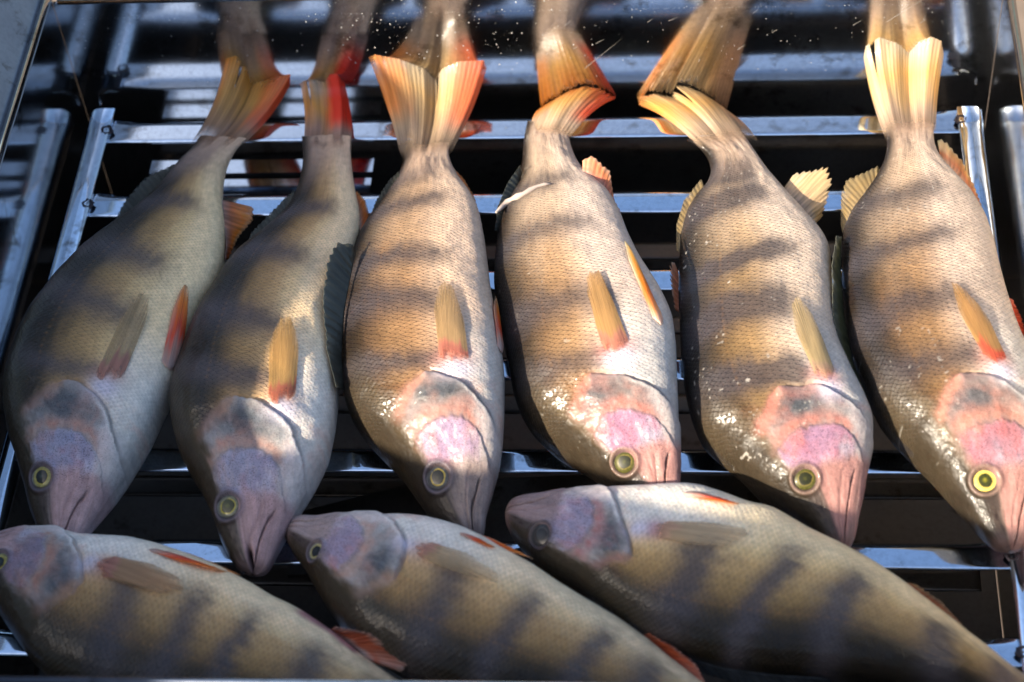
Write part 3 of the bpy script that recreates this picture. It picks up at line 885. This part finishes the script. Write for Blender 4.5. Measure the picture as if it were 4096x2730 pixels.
RED, ORG, YEL, GREY = (.85, .09, .03), (.88, .27, .03), (.72, .42, .06), (.40, .36, .28)
K_PECT = lambda a=.8,  c=(.50, .34, .16), b=(.52, .20, .14): {'along': [(0, (*b, 0)), (.10, (*b, .55)), (.20, (*b, .85)), (.28, (*c, a * .85)), (.7, (*c, a * .72)), (1.05, (*[x * .9 for x in c], a * .5))], 'e0': ((.42, .30, .13), .2), 'e1': ((.42, .30, .13), .2)}
K_PELV = {'along': [(0, (.60, .45, .40, 1)), (.18, (.62, .35, .26, 1)), (.45, (*RED, 1)), (.8, (*ORG, .97)), (1.05, (.7, .5, .3, .7))], 'e0': ((.65, .40, .30), .6), 'e1': ((.70, .16, .03), .4)}
K_ANAL = {'along': [(0, (.45, .28, .22, 1)), (.3, (.55, .18, .08, 1)), (.7, (*ORG, .95)), (1.05, (.62, .45, .25, .7))], 'e0': ((.6, .35, .2), .3), 'e1': ((.6, .1, .03), .5)}
K_DARK = {'along': [(0, (.04, .04, .03, 1)), (.5, (.055, .06, .05, 1)), (1.05, (.10, .11, .10, .95))], 'e0': ((.05, .05, .04), .3), 'e1': ((.05, .05, .04), .3)}
K_TAN = {'along': [(0, (.35, .26, .14, 1)), (.5, (.36, .25, .11, .85)), (1.05, (.30, .24, .14, .65))], 'e0': ((.45, .26, .08), .4), 'e1': ((.3, .25, .15), .2)}

SPECS = []
SPECS.append(dict(
    label='olive perch in the shade at the far left, its tail slanting away to the right',
    D=[(235, 2220), (170, 2165), (122, 2050), (98, 1940), (70, 1840), (40, 1760), (22, 1650), (20, 1560), (40, 1480), (70, 1380), (130, 1260), (230, 1130), (330, 1020), (420, 945), (540, 860), (640, 760), (710, 665), (765, 600), (800, 545)],
    V=[(235, 2220), (310, 2180), (378, 2085), (440, 2000), (510, 1900), (560, 1820), (605, 1740), (650, 1640), (695, 1555), (745, 1470), (760, 1370), (800, 1270), (865, 1170), (890, 1090), (900, 1000), (902, 900), (888, 800), (893, 720), (910, 650), (945, 595), (985, 555)],
    z=ZFLAT, eye=(166, 1910), eye_r=62, oper=(262, 1512), eye_col=EYE_Y,
    paint=pt(BLUE, tint=(.92, .93, .86), warm=.12, bar=.8),
    tail=[(893, 250, .035), (905, 195, .04), (945, 185, .04), (985, 240, .036), (1012, 305, .032), (1060, 290, .034), (1110, 272, .036), (1165, 262, .038), (1160, 310, .035)],
    tailK=tk((.44, .29, .20), (.66, .40, .13), (.62, .30, .05), (ORG, .7), (RED, .9)),
    fins=[('soft_dorsal_fin', [(430, 955, .020), (560, 850, .019), (650, 760, .018), (705, 690, .016)], [(440, 915, .016), (500, 800, .016), (580, 710, .016), (700, 655, .015)], K_DARK, 12, .05),
          ('anal_fin', [(890, 800, .016), (895, 870, .017), (905, 985, .018), (900, 1040, .018)], [(1018, 830, .008), (1020, 880, .006), (950, 960, .010), (912, 1040, .012)], K_ANAL, 8, .06)],
    skin=[('pectoral_fin', [(372, 1508), (430, 1480), (498, 1512)], [(520, 1210), (565, 1172), (600, 1190), (600, 1250)], K_PECT(.55, (.50, .38, .22), (.50, .26, .20)), 15),
          ('pelvic_fin', [(640, 1450), (690, 1475), (722, 1455)], [(700, 1190), (738, 1132), (750, 1160), (745, 1250)], K_PELV, 8)]))
SPECS.append(dict(
    label='second perch from the left, open mouthed, with a red edged folded tail',
    D=[(1015, 2300), (960, 2275), (905, 2210), (870, 2130), (848, 2050), (800, 1950), (750, 1870), (712, 1800), (690, 1700), (682, 1600), (700, 1520), (732, 1430), (780, 1300), (850, 1180), (905, 1090), (965, 1020), (1040, 960), (1105, 900), (1165, 830), (1195, 750), (1212, 670), (1212, 600), (1207, 545)],
    V=[(1015, 2300), (1060, 2285), (1090, 2240), (1120, 2185), (1170, 2080), (1212, 2000), (1262, 1920), (1312, 1820), (1338, 1700), (1350, 1600), (1350, 1500), (1345, 1400), (1345, 1300), (1360, 1200), (1385, 1100), (1420, 1000), (1442, 920), (1440, 850), (1420, 760), (1408, 680), (1402, 610), (1402, 545)],
    z=ZFLAT, eye=(911, 2025), eye_r=66, oper=(955, 1572), eye_col=EYE_G, gape=True,
    paint=pt(BLUE, tint=(.95, .93, .9), warm=.15, bars=[1.15, 1.55, 1.95, 2.4]),
    tail=[(1190, 296, .026), (1225, 286, .028), (1262, 290, .028), (1290, 300, .028), (1305, 266, .030), (1335, 262, .030), (1362, 300, .030)],
    tailK=tk((.46, .32, .26), (.68, .38, .10), (.52, .42, .30), (ORG, .3), ((.88, .05, .02), 1.0), s1=.36),
    fins=[('soft_dorsal_fin', [(970, 1035, .020), (1050, 965, .019), (1130, 885, .018), (1175, 820, .016)], [(975, 1010, .017), (1005, 930, .016), (1090, 840, .016), (1178, 755, .015)], K_DARK, 11, .06),
          ('anal_fin', [(1415, 775, .014), (1435, 850, .016), (1442, 930, .018)], [(1428, 765, .010), (1462, 800, .010), (1478, 858, .010)], K_ANAL, 7, .06)],
    skin=[('pectoral_fin', [(1068, 1612), (1130, 1590), (1188, 1580)], [(1080, 1340), (1120, 1280), (1160, 1272), (1195, 1350)], K_PECT(.85, (.58, .36, .13), (.50, .17, .10)), 16)]))
SPECS.append(dict(
    label='brown perch third from the left with a spread orange forked tail and raised spiny fin',
    D=[(1888, 2185), (1815, 2160), (1736, 2085), (1665, 1985), (1600, 1885), (1520, 1800), (1452, 1730), (1400, 1655), (1368, 1560), (1357, 1450), (1357, 1350), (1370, 1230), (1390, 1130), (1410, 1030), (1432, 965), (1480, 880), (1530, 815), (1578, 745), (1602, 690), (1617, 640), (1625, 585)],
    V=[(1888, 2185), (1930, 2150), (1944, 2055), (1970, 1960), (1998, 1850), (2010, 1750), (2015, 1650), (2018, 1500), (2010, 1420), (1990, 1300), (1962, 1150), (1947, 1020), (1937, 950), (1917, 850), (1884, 780), (1842, 725), (1812, 675), (1792, 620), (1798, 570)],
    z=ZFLAT, eye=(1750, 1910), eye_r=68, oper=(1702, 1482), eye_col=EYE_D, fat=1.04, roll=.007,
    paint=pt(BLUE, tint=(1.12, .97, .84), warm=.4, dk=.20, tailpale=.35, val=.60, wb=(1.17, .98, .84), cheek=(.50, .36, .50), cheek2=(.52, .36, .38), rose=(.58, .27, .20), oper=(.42, .34, .31), redrim=.8, jaw=(.40, .31, .28), front=(.14, .11, .09), nape=(.13, .09, .045), bar=.85),
    tail=[(1462, 195, .040), (1490, 186, .042), (1590, 205, .042), (1690, 245, .040), (1735, 292, .036), (1765, 245, .038), (1830, 215, .040), (1935, 208, .042), (1946, 240, .040)],
    tailK=tk((.40, .29, .20), (.62, .43, .20), (.66, .56, .40), (ORG, .8), ((.78, .14, .05), .85), .5),
    fins=[('spiny_dorsal_fin', [(1372, 1560, .030), (1366, 1420, .031), (1376, 1250, .031), (1402, 1110, .030), (1420, 1020, .028)], [(1340, 1545, .036), (1302, 1390, .038), (1286, 1200, .039), (1296, 1060, .039), (1345, 965, .037), (1412, 975, .033)], K_DARK, 13, .10),
          ('soft_dorsal_fin', [(1445, 950, .019), (1510, 845, .018), (1575, 760, .017), (1600, 705, .016)], [(1470, 900, .014), (1505, 800, .014), (1560, 715, .014), (1597, 685, .014)], K_DARK, 11, .07),
          ('anal_fin', [(1800, 665, .014), (1850, 735, .015), (1905, 830, .016), (1928, 900, .018)], [(1808, 668, .012), (1858, 720, .010), (1900, 795, .010), (1922, 890, .012)], K_ANAL, 9, .05)],
    skin=[('pectoral_fin', [(1752, 1432), (1815, 1418), (1882, 1440)], [(1735, 1200), (1752, 1150), (1780, 1132), (1815, 1160), (1850, 1260)], K_PECT(.82, (.52, .35, .17), (.58, .22, .15)), 15),
          ('pelvic_fin', [(1988, 1390), (2002, 1400), (2010, 1385)], [(1962, 1200), (1968, 1172), (1975, 1210), (1992, 1280)], K_PELV, 5)]))
SPECS.append(dict(
    label='pale perch in the sunlit middle with its tail twisted sideways against the back wall',
    D=[(2650, 2060), (2560, 2030), (2440, 1945), (2330, 1860), (2205, 1780), (2125, 1705), (2082, 1640), (2052, 1560), (2022, 1400), (1992, 1250), (1976, 1150), (1980, 1060), (1990, 960), (2005, 890), (2045, 800), (2078, 730), (2090, 650), (2095, 560), (2110, 485)],
    V=[(2650, 2060), (2700, 2040), (2716, 1960), (2720, 1850), (2716, 1700), (2710, 1550), (2705, 1400), (2692, 1290), (2642, 1180), (2562, 1060), (2512, 950), (2480, 860), (2440, 785), (2382, 735), (2332, 690), (2302, 640), (2280, 575), (2268, 505)],
    z=[(0, .0150), (.15, .0190), (.34, .0248), (.55, .0235), (.8, .015), (1, .006)], eye=(2497, 1848), eye_r=62, oper=(2345, 1490), eye_col=EYE_O, fat=1.06, roll=.0075,
    paint=pt(PINK, tint=(1.24, 1.12, 1.04), warm=.2, flecks=.25, dk=.18, tailpale=.8, val=.60, wb=(1.17, .98, .84), bar=.75, bars=[1.1, 1.5, 2.0, 2.5], cheek=(.58, .30, .42), redrim=.6),
    tailraw=True, tailK=tk((.52, .38, .26), (.60, .34, .10), (.62, .22, .04), (ORG, .5), (RED, .9), .9),
    tail=[(2165, 445, .004), (2215, 412, .005), (2280, 372, .008), (2345, 353, .011), (2400, 362, .008), (2445, 385, .003), (2470, 402, .0)],
    fins=[('soft_dorsal_fin', [(2000, 930, .016), (2030, 850, .016), (2070, 760, .016), (2088, 690, .018)], [(1978, 920, .020), (1990, 820, .020), (2030, 730, .020), (2080, 660, .022)], K_DARK, 10, .08),
          ('anal_fin', [(2330, 690, .022), (2400, 740, .020), (2450, 800, .018), (2480, 850, .018)], [(2330, 640, .026), (2370, 622, .028), (2440, 680, .022), (2455, 800, .016), (2482, 848, .014)],
           {'along': [(0, (.55, .36, .28, 1)), (.3, (.68, .24, .14, 1)), (.7, (.74, .28, .12, .95)), (1.05, (.7, .5, .35, .8))], 'e0': ((.7, .45, .3), .4), 'e1': ((.72, .25, .1), .3)}, 8, .08)],
    skin=[('pectoral_fin', [(2405, 1400), (2470, 1395), (2522, 1372)], [(2340, 1130), (2345, 1095), (2395, 1085), (2425, 1140)], K_PECT(.85, (.60, .36, .14), (.62, .28, .18)), 15),
          ('pelvic_fin', [(2610, 1275), (2632, 1290), (2655, 1280)], [(2490, 990), (2485, 953), (2520, 1010), (2560, 1090)], {'along': [(0, (.72, .55, .46, 1)), (.2, (.85, .36, .12, 1)), (.5, (.92, .24, .02, 1)), (.8, (.92, .50, .08, 1)), (1.05, (.88, .75, .45, .95))], 'e0': ((.8, .66, .45), .9), 'e1': ((.75, .2, .03), .7)}, 7)]))
SPECS.append(dict(
    label='boldly barred perch in the row with its tail bent to the left',
    D=[(3372, 2205), (3310, 2180), (3240, 2115), (3130, 2040), (3030, 1960), (2960, 1885), (2880, 1820), (2802, 1750), (2762, 1650), (2740, 1560), (2722, 1400), (2716, 1200), (2716, 1050), (2722, 950), (2740, 870), (2778, 800), (2828, 750), (2848, 690), (2835, 630), (2795, 585), (2745, 560)],
    V=[(3372, 2205), (3405, 2165), (3428, 2090), (3442, 2030), (3462, 1920), (3490, 1790), (3494, 1700), (3462, 1620), (3412, 1520), (3355, 1400), (3333, 1250), (3327, 1100), (3320, 1010), (3292, 950), (3242, 890), (3182, 820), (3112, 740), (3062, 680), (3022, 615), (2990, 560), (2965, 525)],
    z=[(0, .0150), (.15, .0190), (.34, .0242), (.55, .0225), (.8, .0155), (1, .012)], eye=(3222, 1915), eye_r=62, oper=(3112, 1545), eye_col=EYE_O, roll=.004,
    paint=pt(PINK, tint=(1.10, 1.04, .88), warm=.12, flecks=.5, dk=.20, tailpale=.6, val=.60, wb=(1.17, .98, .84), bar=1.15, bars=[1.08, 1.50, 1.92, 2.36, 2.66], cheek=(.48, .27, .38), cheek2=(.56, .32, .40), oper_dark=.95),
    tail=[(2562, 425, .009), (2552, 392, .008), (2620, 380, .011), (2685, 393, .013), (2700, 348, .016), (2745, 352, .017), (2800, 375, .017), (2838, 402, .017), (2900, 460, .017)],
    tailK=tk((.44, .32, .22), (.68, .42, .15), (.68, .50, .28), (ORG, .7), ((.74, .42, .28), .6), .75),
    fins=[('soft_dorsal_fin', [(2718, 1010, .018), (2722, 940, .018), (2752, 850, .018), (2820, 760, .018)], [(2704, 1000, .018), (2705, 900, .018), (2735, 800, .018), (2805, 715, .018)], K_TAN, 11, .05),
          ('spiny_dorsal_fin', [(2716, 1250, .022), (2714, 1180, .022), (2714, 1090, .022)], [(2690, 1230, .022), (2676, 1120, .024), (2668, 1045, .024), (2694, 1040, .024)], {'along': [(0, (.4, .12, .05, 1)), (.5, (.5, .14, .04, .9)), (1.05, (.5, .42, .3, .9))], 'e0': ((.5, .15, .05), .5), 'e1': ((.4, .3, .2), .3)}, 5, .35),
          ('anal_fin', [(3128, 765, .016), (3185, 825, .018), (3250, 905, .018)], [(3180, 690, .018), (3240, 680, .020), (3318, 655, .022), (3338, 725, .020), (3290, 870, .012)], {'along': [(0, (.58, .42, .30, 1)), (.4, (.66, .46, .26, .95)), (.8, (.70, .52, .28, .85)), (1.05, (.7, .62, .45, .7))], 'e0': ((.68, .58, .42), .5), 'e1': ((.74, .40, .08), .6)}, 9, .13)],
    skin=[('pectoral_fin', [(3255, 1500), (3305, 1512), (3350, 1508)], [(3165, 1290), (3160, 1210), (3190, 1190), (3235, 1250), (3275, 1330)], K_PECT(.85, (.60, .45, .23), (.56, .38, .24)), 14)]))
SPECS.append(dict(
    label='large sunlit perch at the right end with a bright yellow upright tail',
    D=[(4045, 2205), (3990, 2190), (3925, 2140), (3865, 2060), (3800, 1985), (3722, 1885), (3642, 1800), (3572, 1730), (3505, 1645), (3470, 1560), (3420, 1450), (3390, 1330), (3376, 1200), (3368, 1050), (3366, 950), (3402, 860), (3455, 790), (3503, 720), (3538, 650), (3550, 570), (3540, 495)],
    V=[(4045, 2205), (4085, 2190), (4110, 2130), (4140, 2030), (4160, 1900), (4172, 1750), (4155, 1600), (4115, 1450), (4065, 1330), (4025, 1200), (3995, 1080), (3972, 970), (3942, 880), (3892, 790), (3832, 720), (3770, 655), (3740, 600), (3733, 540), (3735, 485)],
    z=[(0, .0150), (.15, .0190), (.34, .0250), (.55, .0235), (.8, .0170), (1, .020)], eye=(3942, 1925), eye_r=64, oper=(3832, 1490), eye_col=dict(EYE_Y, pupil=(.05, .055, .01), cloud=(.45, .40, .03), outer=(.36, .28, .12), iris=(.62, .48, .10), w=.82), fat=1.08,
    paint=pt(PINK, tint=(1.14, 1.0, .86), warm=.4, flecks=.3, dk=.20, tailpale=.7, val=.60, wb=(1.17, .98, .84), bar=.8, bars=[1.1, 1.5, 1.92, 2.4], cheek=(.52, .24, .28), cheek2=(.50, .30, .36), rose=(.66, .28, .20), nape=(.22, .16, .09)),
    tail=[(3458, 200, .05), (3465, 150, .055), (3520, 116, .06), (3590, 140, .06), (3640, 182, .055), (3680, 135, .06), (3730, 112, .062), (3772, 130, .06), (3780, 190, .052)],
    tailK=tk((.50, .36, .26), (.74, .50, .20), (.64, .58, .48), ((.74, .55, .25), .3), ((.76, .42, .12), .5), .6), tailspots=True,
    fins=[('soft_dorsal_fin', [(3372, 940, .018), (3410, 860, .018), (3470, 785, .017), (3520, 710, .016)], [(3362, 900, .014), (3362, 770, .014), (3385, 715, .016), (3450, 690, .018), (3510, 662, .018), (3530, 690, .016)], K_TAN, 12, .08),
          ('spiny_dorsal_fin', [(3470, 1590, .026), (3410, 1450, .026), (3376, 1250, .026), (3362, 1080, .026), (3366, 960, .026)], [(3452, 1592, .030), (3370, 1450, .036), (3328, 1260, .038), (3326, 1060, .036), (3345, 940, .034), (3368, 950, .03)], {'along': [(0, (.12, .11, .06, 1)), (.5, (.15, .14, .06, 1)), (1.05, (.20, .20, .17, .95))], 'e0': ((.25, .22, .1), .3), 'e1': ((.1, .1, .07), .3)}, 11, .06),
          ('pelvic_fin', [(4015, 1190, .026), (4055, 1310, .028), (4095, 1410, .028)], [(4050, 1195, .024), (4088, 1275, .022), (4118, 1395, .022)], {'along': [(0, (.6, .25, .15, 1)), (.4, (.75, .08, .03, 1)), (1.05, (.7, .12, .05, .95))], 'e0': ((.7, .3, .2), .4), 'e1': ((.7, .1, .05), .3)}, 6, .05),
          ('anal_fin', [(3762, 640, .018), (3840, 720, .018), (3905, 800, .018), (3935, 870, .018)], [(3750, 552, .016), (3780, 560, .014), (3850, 640, .012), (3900, 750, .010), (3940, 868, .014)], {'along': [(0, (.62, .40, .28, 1)), (.4, (.74, .26, .10, 1)), (.8, (.76, .40, .14, .95)), (1.05, (.76, .66, .45, .8))], 'e0': ((.8, .65, .4), .7), 'e1': ((.6, .2, .1), .4)}, 10, .10)],
    skin=[('pectoral_fin', [(3930, 1420), (3985, 1462), (4032, 1440)], [(3820, 1230), (3800, 1130), (3825, 1140), (3900, 1210), (3940, 1260)], K_PECT(.85, (.58, .33, .12), (.72, .15, .08)), 14)]))
SPECS.append(dict(
    label='shaded perch lying across the front at the bottom left, head cut by the frame',
    D=[(-140, 2230), (-125, 2290), (-80, 2370), (-20, 2450), (40, 2540), (110, 2640), (200, 2730), (330, 2800), (560, 2880), (800, 2930), (1050, 2960), (1250, 2975), (1400, 2985), (1550, 2995), (1700, 3010), (1800, 3020)],
    V=[(-140, 2230), (-110, 2180), (-40, 2150), (50, 2135), (150, 2132), (280, 2140), (330, 2158), (440, 2163), (540, 2168), (640, 2190), (770, 2232), (870, 2270), (970, 2320), (1030, 2350), (1100, 2395), (1200, 2440), (1280, 2490), (1340, 2530), (1450, 2620), (1560, 2700), (1700, 2790), (1850, 2870)],
    z=[(0, .0170), (.15, .0210), (.34, .0262), (.55, .0245), (.8, .0220), (1, .018)], eye=(-8, 2250), eye_r=58, oper=(328, 2345), eye_col=EYE_Y,
    paint=pt(BLUE, tint=(.98, .95, .92), warm=.03, dk=.28, bw=.085, bars=[1.15, 1.5, 1.85, 2.2, 2.6], slit=(2.0, 2.42), cheek=(.30, .24, .30), cheek2=(.34, .24, .24), rose=(.45, .25, .18)),
    tail=None, fins=[('anal_fin', [(1320, 2520, .026), (1370, 2555, .026), (1430, 2600, .026), (1470, 2640, .026)], [(1345, 2508, .034), (1480, 2530, .036), (1600, 2610, .034), (1640, 2665, .032), (1610, 2690, .03)], {'along': [(0, (.55, .40, .34, 1)), (.25, (.45, .12, .06, 1)), (.7, (.40, .09, .04, 1)), (1.05, (.40, .30, .24, .8))], 'e0': ((.55, .38, .32), .7), 'e1': ((.4, .3, .25), .5)}, 8, .06)],
    skin=[('pectoral_fin', [(440, 2220), (395, 2260), (400, 2310)], [(640, 2270), (740, 2335), (748, 2372), (650, 2390), (560, 2360)], K_PECT(.7, (.54, .34, .19), (.50, .24, .18)), 14),
          ('pelvic_fin', [(615, 2186), (606, 2198), (600, 2210)], [(780, 2232), (970, 2324), (770, 2272)], K_PELV, 6)]))
SPECS.append(dict(
    label='shaded perch lying across the front in the middle, pale belly uppermost and red pelvic fin',
    D=[(1140, 2125), (1158, 2190), (1195, 2260), (1245, 2340), (1305, 2440), (1370, 2530), (1480, 2630), (1640, 2725), (1830, 2800), (2050, 2860), (2300, 2910), (2480, 2940), (2650, 2960), (2800, 2975), (2950, 2990), (3050, 3000)],
    V=[(1140, 2125), (1150, 2095), (1200, 2072), (1300, 2072), (1400, 2074), (1500, 2078), (1650, 2080), (1750, 2095), (1860, 2125), (1950, 2165), (2030, 2213), (2140, 2270), (2240, 2340), (2380, 2422), (2500, 2492), (2600, 2566), (2700, 2648), (2800, 2725), (2950, 2800), (3120, 2860)],
    z=[(0, .0160), (.15, .0200), (.34, .0252), (.55, .0240), (.8, .0200), (1, .016)], eye=(1263, 2205), eye_r=52, oper=(1610, 2300), eye_col=EYE_P,
    paint=pt(BLUE, tint=(1.0, .98, .96), warm=.03, dk=.28, bw=.085, bars=[1.2, 1.6, 2.0, 2.4, 2.75], cheek=(.36, .29, .38), cheek2=(.42, .34, .40), rose=(.52, .34, .27), jaw=(.36, .28, .27)),
    tail=None, fins=[('anal_fin', [(2560, 2545, .024), (2640, 2608, .024), (2730, 2680, .024)], [(2600, 2535, .030), (2700, 2590, .030), (2790, 2660, .028), (2830, 2740, .026)], {'along': [(0, (.5, .32, .25, 1)), (.3, (.5, .10, .04, 1)), (.8, (.5, .09, .03, 1)), (1.05, (.4, .3, .24, .8))], 'e0': ((.5, .2, .12), .5), 'e1': ((.4, .2, .15), .4)}, 8, .05)],
    skin=[('pectoral_fin', [(1715, 2165), (1665, 2205), (1668, 2232)], [(1900, 2230), (2000, 2310), (2000, 2345), (1900, 2325), (1800, 2290)], K_PECT(.5, (.62, .46, .27), (.55, .30, .22)), 14),
          ('pelvic_fin', [(1852, 2120), (1846, 2132), (1840, 2144)], [(2000, 2178), (2142, 2256), (1985, 2208)], K_PELV, 6)]))
SPECS.append(dict(
    label='perch with a sunken dark eye lying across the front at the right',
    D=[(2022, 2055), (2040, 2130), (2090, 2215), (2165, 2290), (2300, 2370), (2440, 2470), (2560, 2560), (2720, 2630), (2900, 2680), (3100, 2705), (3300, 2718), (3500, 2735), (3700, 2765), (3900, 2805), (4100, 2850), (4230, 2880)],
    V=[(2022, 2055), (2040, 2018), (2100, 1995), (2200, 1982), (2330, 1978), (2450, 1972), (2600, 1965), (2700, 1960), (2770, 1958), (2850, 1978), (2950, 2012), (3010, 2034), (3080, 2042), (3150, 2080), (3250, 2136), (3370, 2192), (3500, 2262), (3620, 2340), (3750, 2440), (3850, 2520), (3960, 2600), (4096, 2705), (4260, 2790)],
    z=[(0, .0160), (.15, .0200), (.34, .0252), (.55, .0240), (.8, .0180), (1, .012)], eye=(2162, 2140), eye_r=62, oper=(2530, 2250), eye_col=EYE_B,
    paint=pt(BLUE, tint=(.98, .98, .88), warm=.03, dk=.28, bw=.085, bars=[1.2, 1.6, 2.0, 2.4, 2.75], bar=.95, cheek=(.33, .29, .38), cheek2=(.38, .28, .36), rose=(.42, .17, .17), jaw=(.28, .20, .20), ring=(.05, .04, .05)),
    tail=None, fins=[('anal_fin', [(3610, 2330, .024), (3700, 2400, .022), (3800, 2482, .020), (3880, 2548, .018)], [(3660, 2335, .020), (3770, 2410, .016), (3870, 2520, .012), (3920, 2580, .012)], {'along': [(0, (.40, .24, .14, 1)), (.4, (.42, .12, .05, .95)), (1.05, (.40, .30, .18, .7))], 'e0': ((.4, .25, .1), .4), 'e1': ((.4, .3, .25), .5)}, 9, .06),
         ('spiny_dorsal_fin', [(2740, 2630, .022), (2900, 2676, .022), (3100, 2702, .022), (3300, 2715, .022)], [(2790, 2690, .014), (2950, 2735, .012), (3150, 2745, .012), (3330, 2728, .016)], {'along': [(0, (.06, .07, .08, 1)), (.6, (.10, .12, .14, 1)), (1.05, (.12, .14, .16, .9))], 'e0': ((.1, .1, .1), .3), 'e1': ((.1, .1, .1), .3)}, 12, .06)],
    skin=[('pectoral_fin', [(2655, 2085), (2605, 2125), (2612, 2155)], [(2850, 2095), (2985, 2125), (3010, 2150), (2900, 2200), (2780, 2190)], K_PECT(.6, (.64, .48, .29), (.55, .36, .24)), 14),
          ('pelvic_fin', [(2756, 1962), (2750, 1974), (2745, 1988)], [(2890, 1990), (3046, 2048), (2885, 2020)], K_PELV, 6)]))

FISH = []
for n, sp in enumerate(SPECS):
    root = empty('perch', sp['label'], 'fish', 'perch laid out on the rack')
    F = build_body(sp, root, 11 + n * 13)
    add_eye(F, sp, n)
    if sp['tail']:
        if sp.get('tailraw'):
            pts = sp['tail']
            d, v = np.array(F.D1), np.array(F.V1)
            bk = -F.tan[-1] * .014; up_ = np.array([0, 0, .0058])
            base = [d + bk + up_ * .4, (d + v) / 2 + bk * 1.2 + up_, v + bk + up_ * .4]
            P, fr, g, ph = fin_grid(base, [on_wall(p[0], p[1]) for p in pts], 15, .04, n, bow=(0, .002, .004))
            cl = tail_col(fr, g, ph, sp['tailK'], n); cl[..., 3] *= sstep(.02, .25, fr + .05 * fbm(g * 9, fr * 2, n))
            fin_obj('tail_fin', root, P, cl, ph, ripple=.00012)
        else:
            add_tail(F, sp['tail'], sp['tailK'], 40 + n, wall=True, bow=(0, .002, .004) if n == 4 else None)
    for (nm, base, tip, K, rays, jag) in sp['fins']:
        add_free_fin(F, nm, base, tip, K, 100 + n, rays + 5, jag)
    for (nm, base, tip, K, rays) in sp['skin']:
        add_skin_fin(F, nm, base, tip, K, 200 + n, rays * 2)
    FISH.append(F)

# ------------------------------------------------------------------ small things
def on_skin(F, q):
    d = ((F.px - np.array(q)) ** 2).sum(-1)
    i, j = np.unravel_index(np.argmin(d), d.shape)
    return F.P[i, j], F.N[i, j]

sl = []
for q in ((2000, 818), (2025, 808), (2050, 800), (2075, 796), (2095, 785), (2120, 768), (2150, 750), (2180, 738), (2205, 742)):
    p, nn = on_skin(FISH[3], q); sl.append(p + nn * .0008)
sl = [at(1985, 850, .024)] + sl
for it in range(2):
    sl = [sl[0]] + [(sl[k - 1] + sl[k] * 2 + sl[k + 1]) / 4 for k in range(1, len(sl) - 1)] + [sl[-1]]
v, f = tube(sl, [.0006, .0013, .0019, .0013, .0021, .0012, .0016, .0009, .0010, .0003], 8)
o = mesh_obj('slime_strand', v, f, M_SLIME)
o['label'] = 'white strand of slime across the tail stem of the pale middle perch'; o['category'] = 'slime'

# scratches in the mirror
v, f = [], []
R = random.Random(9)
BW = bpy.data.objects['back_wall']
M_SCR = flat_mat('scratched bare metal', (.3, .285, .26), .5, 0, .2)
for k in range(16):
    x = R.uniform(.02, .215); z = R.uniform(.012, HB - .01); L_ = R.choice((.004, .006, .008, .012, .03)); a = math.radians(R.gauss(38, 5)); w = R.choice((.00006, .00008, .0001))
    x1, z1 = min(XR - .003, x + L_ * math.cos(a)), min(HB - .002, z + L_ * math.sin(a))
    nx, nz = -math.sin(a) * w, math.cos(a) * w
    y0 = WALL_Y - .00006
    v = [(x - nx, y0, z - nz), (x1, y0, z1), (x + nx, y0, z + nz), (x, WALL_Y + .0001, z)]
    mesh_obj('scratch', v, [(0, 1, 2), (0, 2, 3), (1, 3, 2), (0, 3, 1)], M_SCR, BW, smooth=False)

# water drops on the back wall
v, f = [], []
R = random.Random(5)
def drop(x, z, r):
    o_ = len(v); n = 8
    v.append((x, WALL_Y - r * .55, z))
    for q in (.6, 1.0):
        for k in range(n):
            w = 2 * math.pi * k / n
            v.append((x + q * r * math.cos(w), WALL_Y - (r * .42 if q < 1 else -.0001), z + q * r * math.sin(w) * 1.1))
    for k in range(n):
        f.append((o_, o_ + 1 + (k + 1) % n, o_ + 1 + k)); f.append((o_ + 1 + k, o_ + 1 + (k + 1) % n, o_ + 1 + n + (k + 1) % n, o_ + 1 + n + k))
for k in range(520):
    x = R.uniform(XL + .01, XR - .01); z = R.uniform(.012, HB - .002)
    drop(x, z, R.choice((.00010, .00012, .00015, .0002, .0003)))
for k in range(170):
    x = R.gauss(-.06, .05); z = R.gauss(.045, .016)
    if XL + .01 < x < XR - .01 and .005 < z < HB: drop(x, z, R.choice((.00015, .0002, .0003, .00045)))
for k in range(330):
    x = XL + .01 + (XR - XL - .02) * k / 330 + R.gauss(0, .0004)
    if R.random() < .8: drop(x, .0585 + R.gauss(0, .0002), R.choice((.00012, .00016, .0002)))
o = mesh_obj('water_drops', v, f, M_WATER)
o['label'] = 'fine water drops beaded over the mirror polished back wall'; o['category'] = 'water'; o['kind'] = 'stuff'
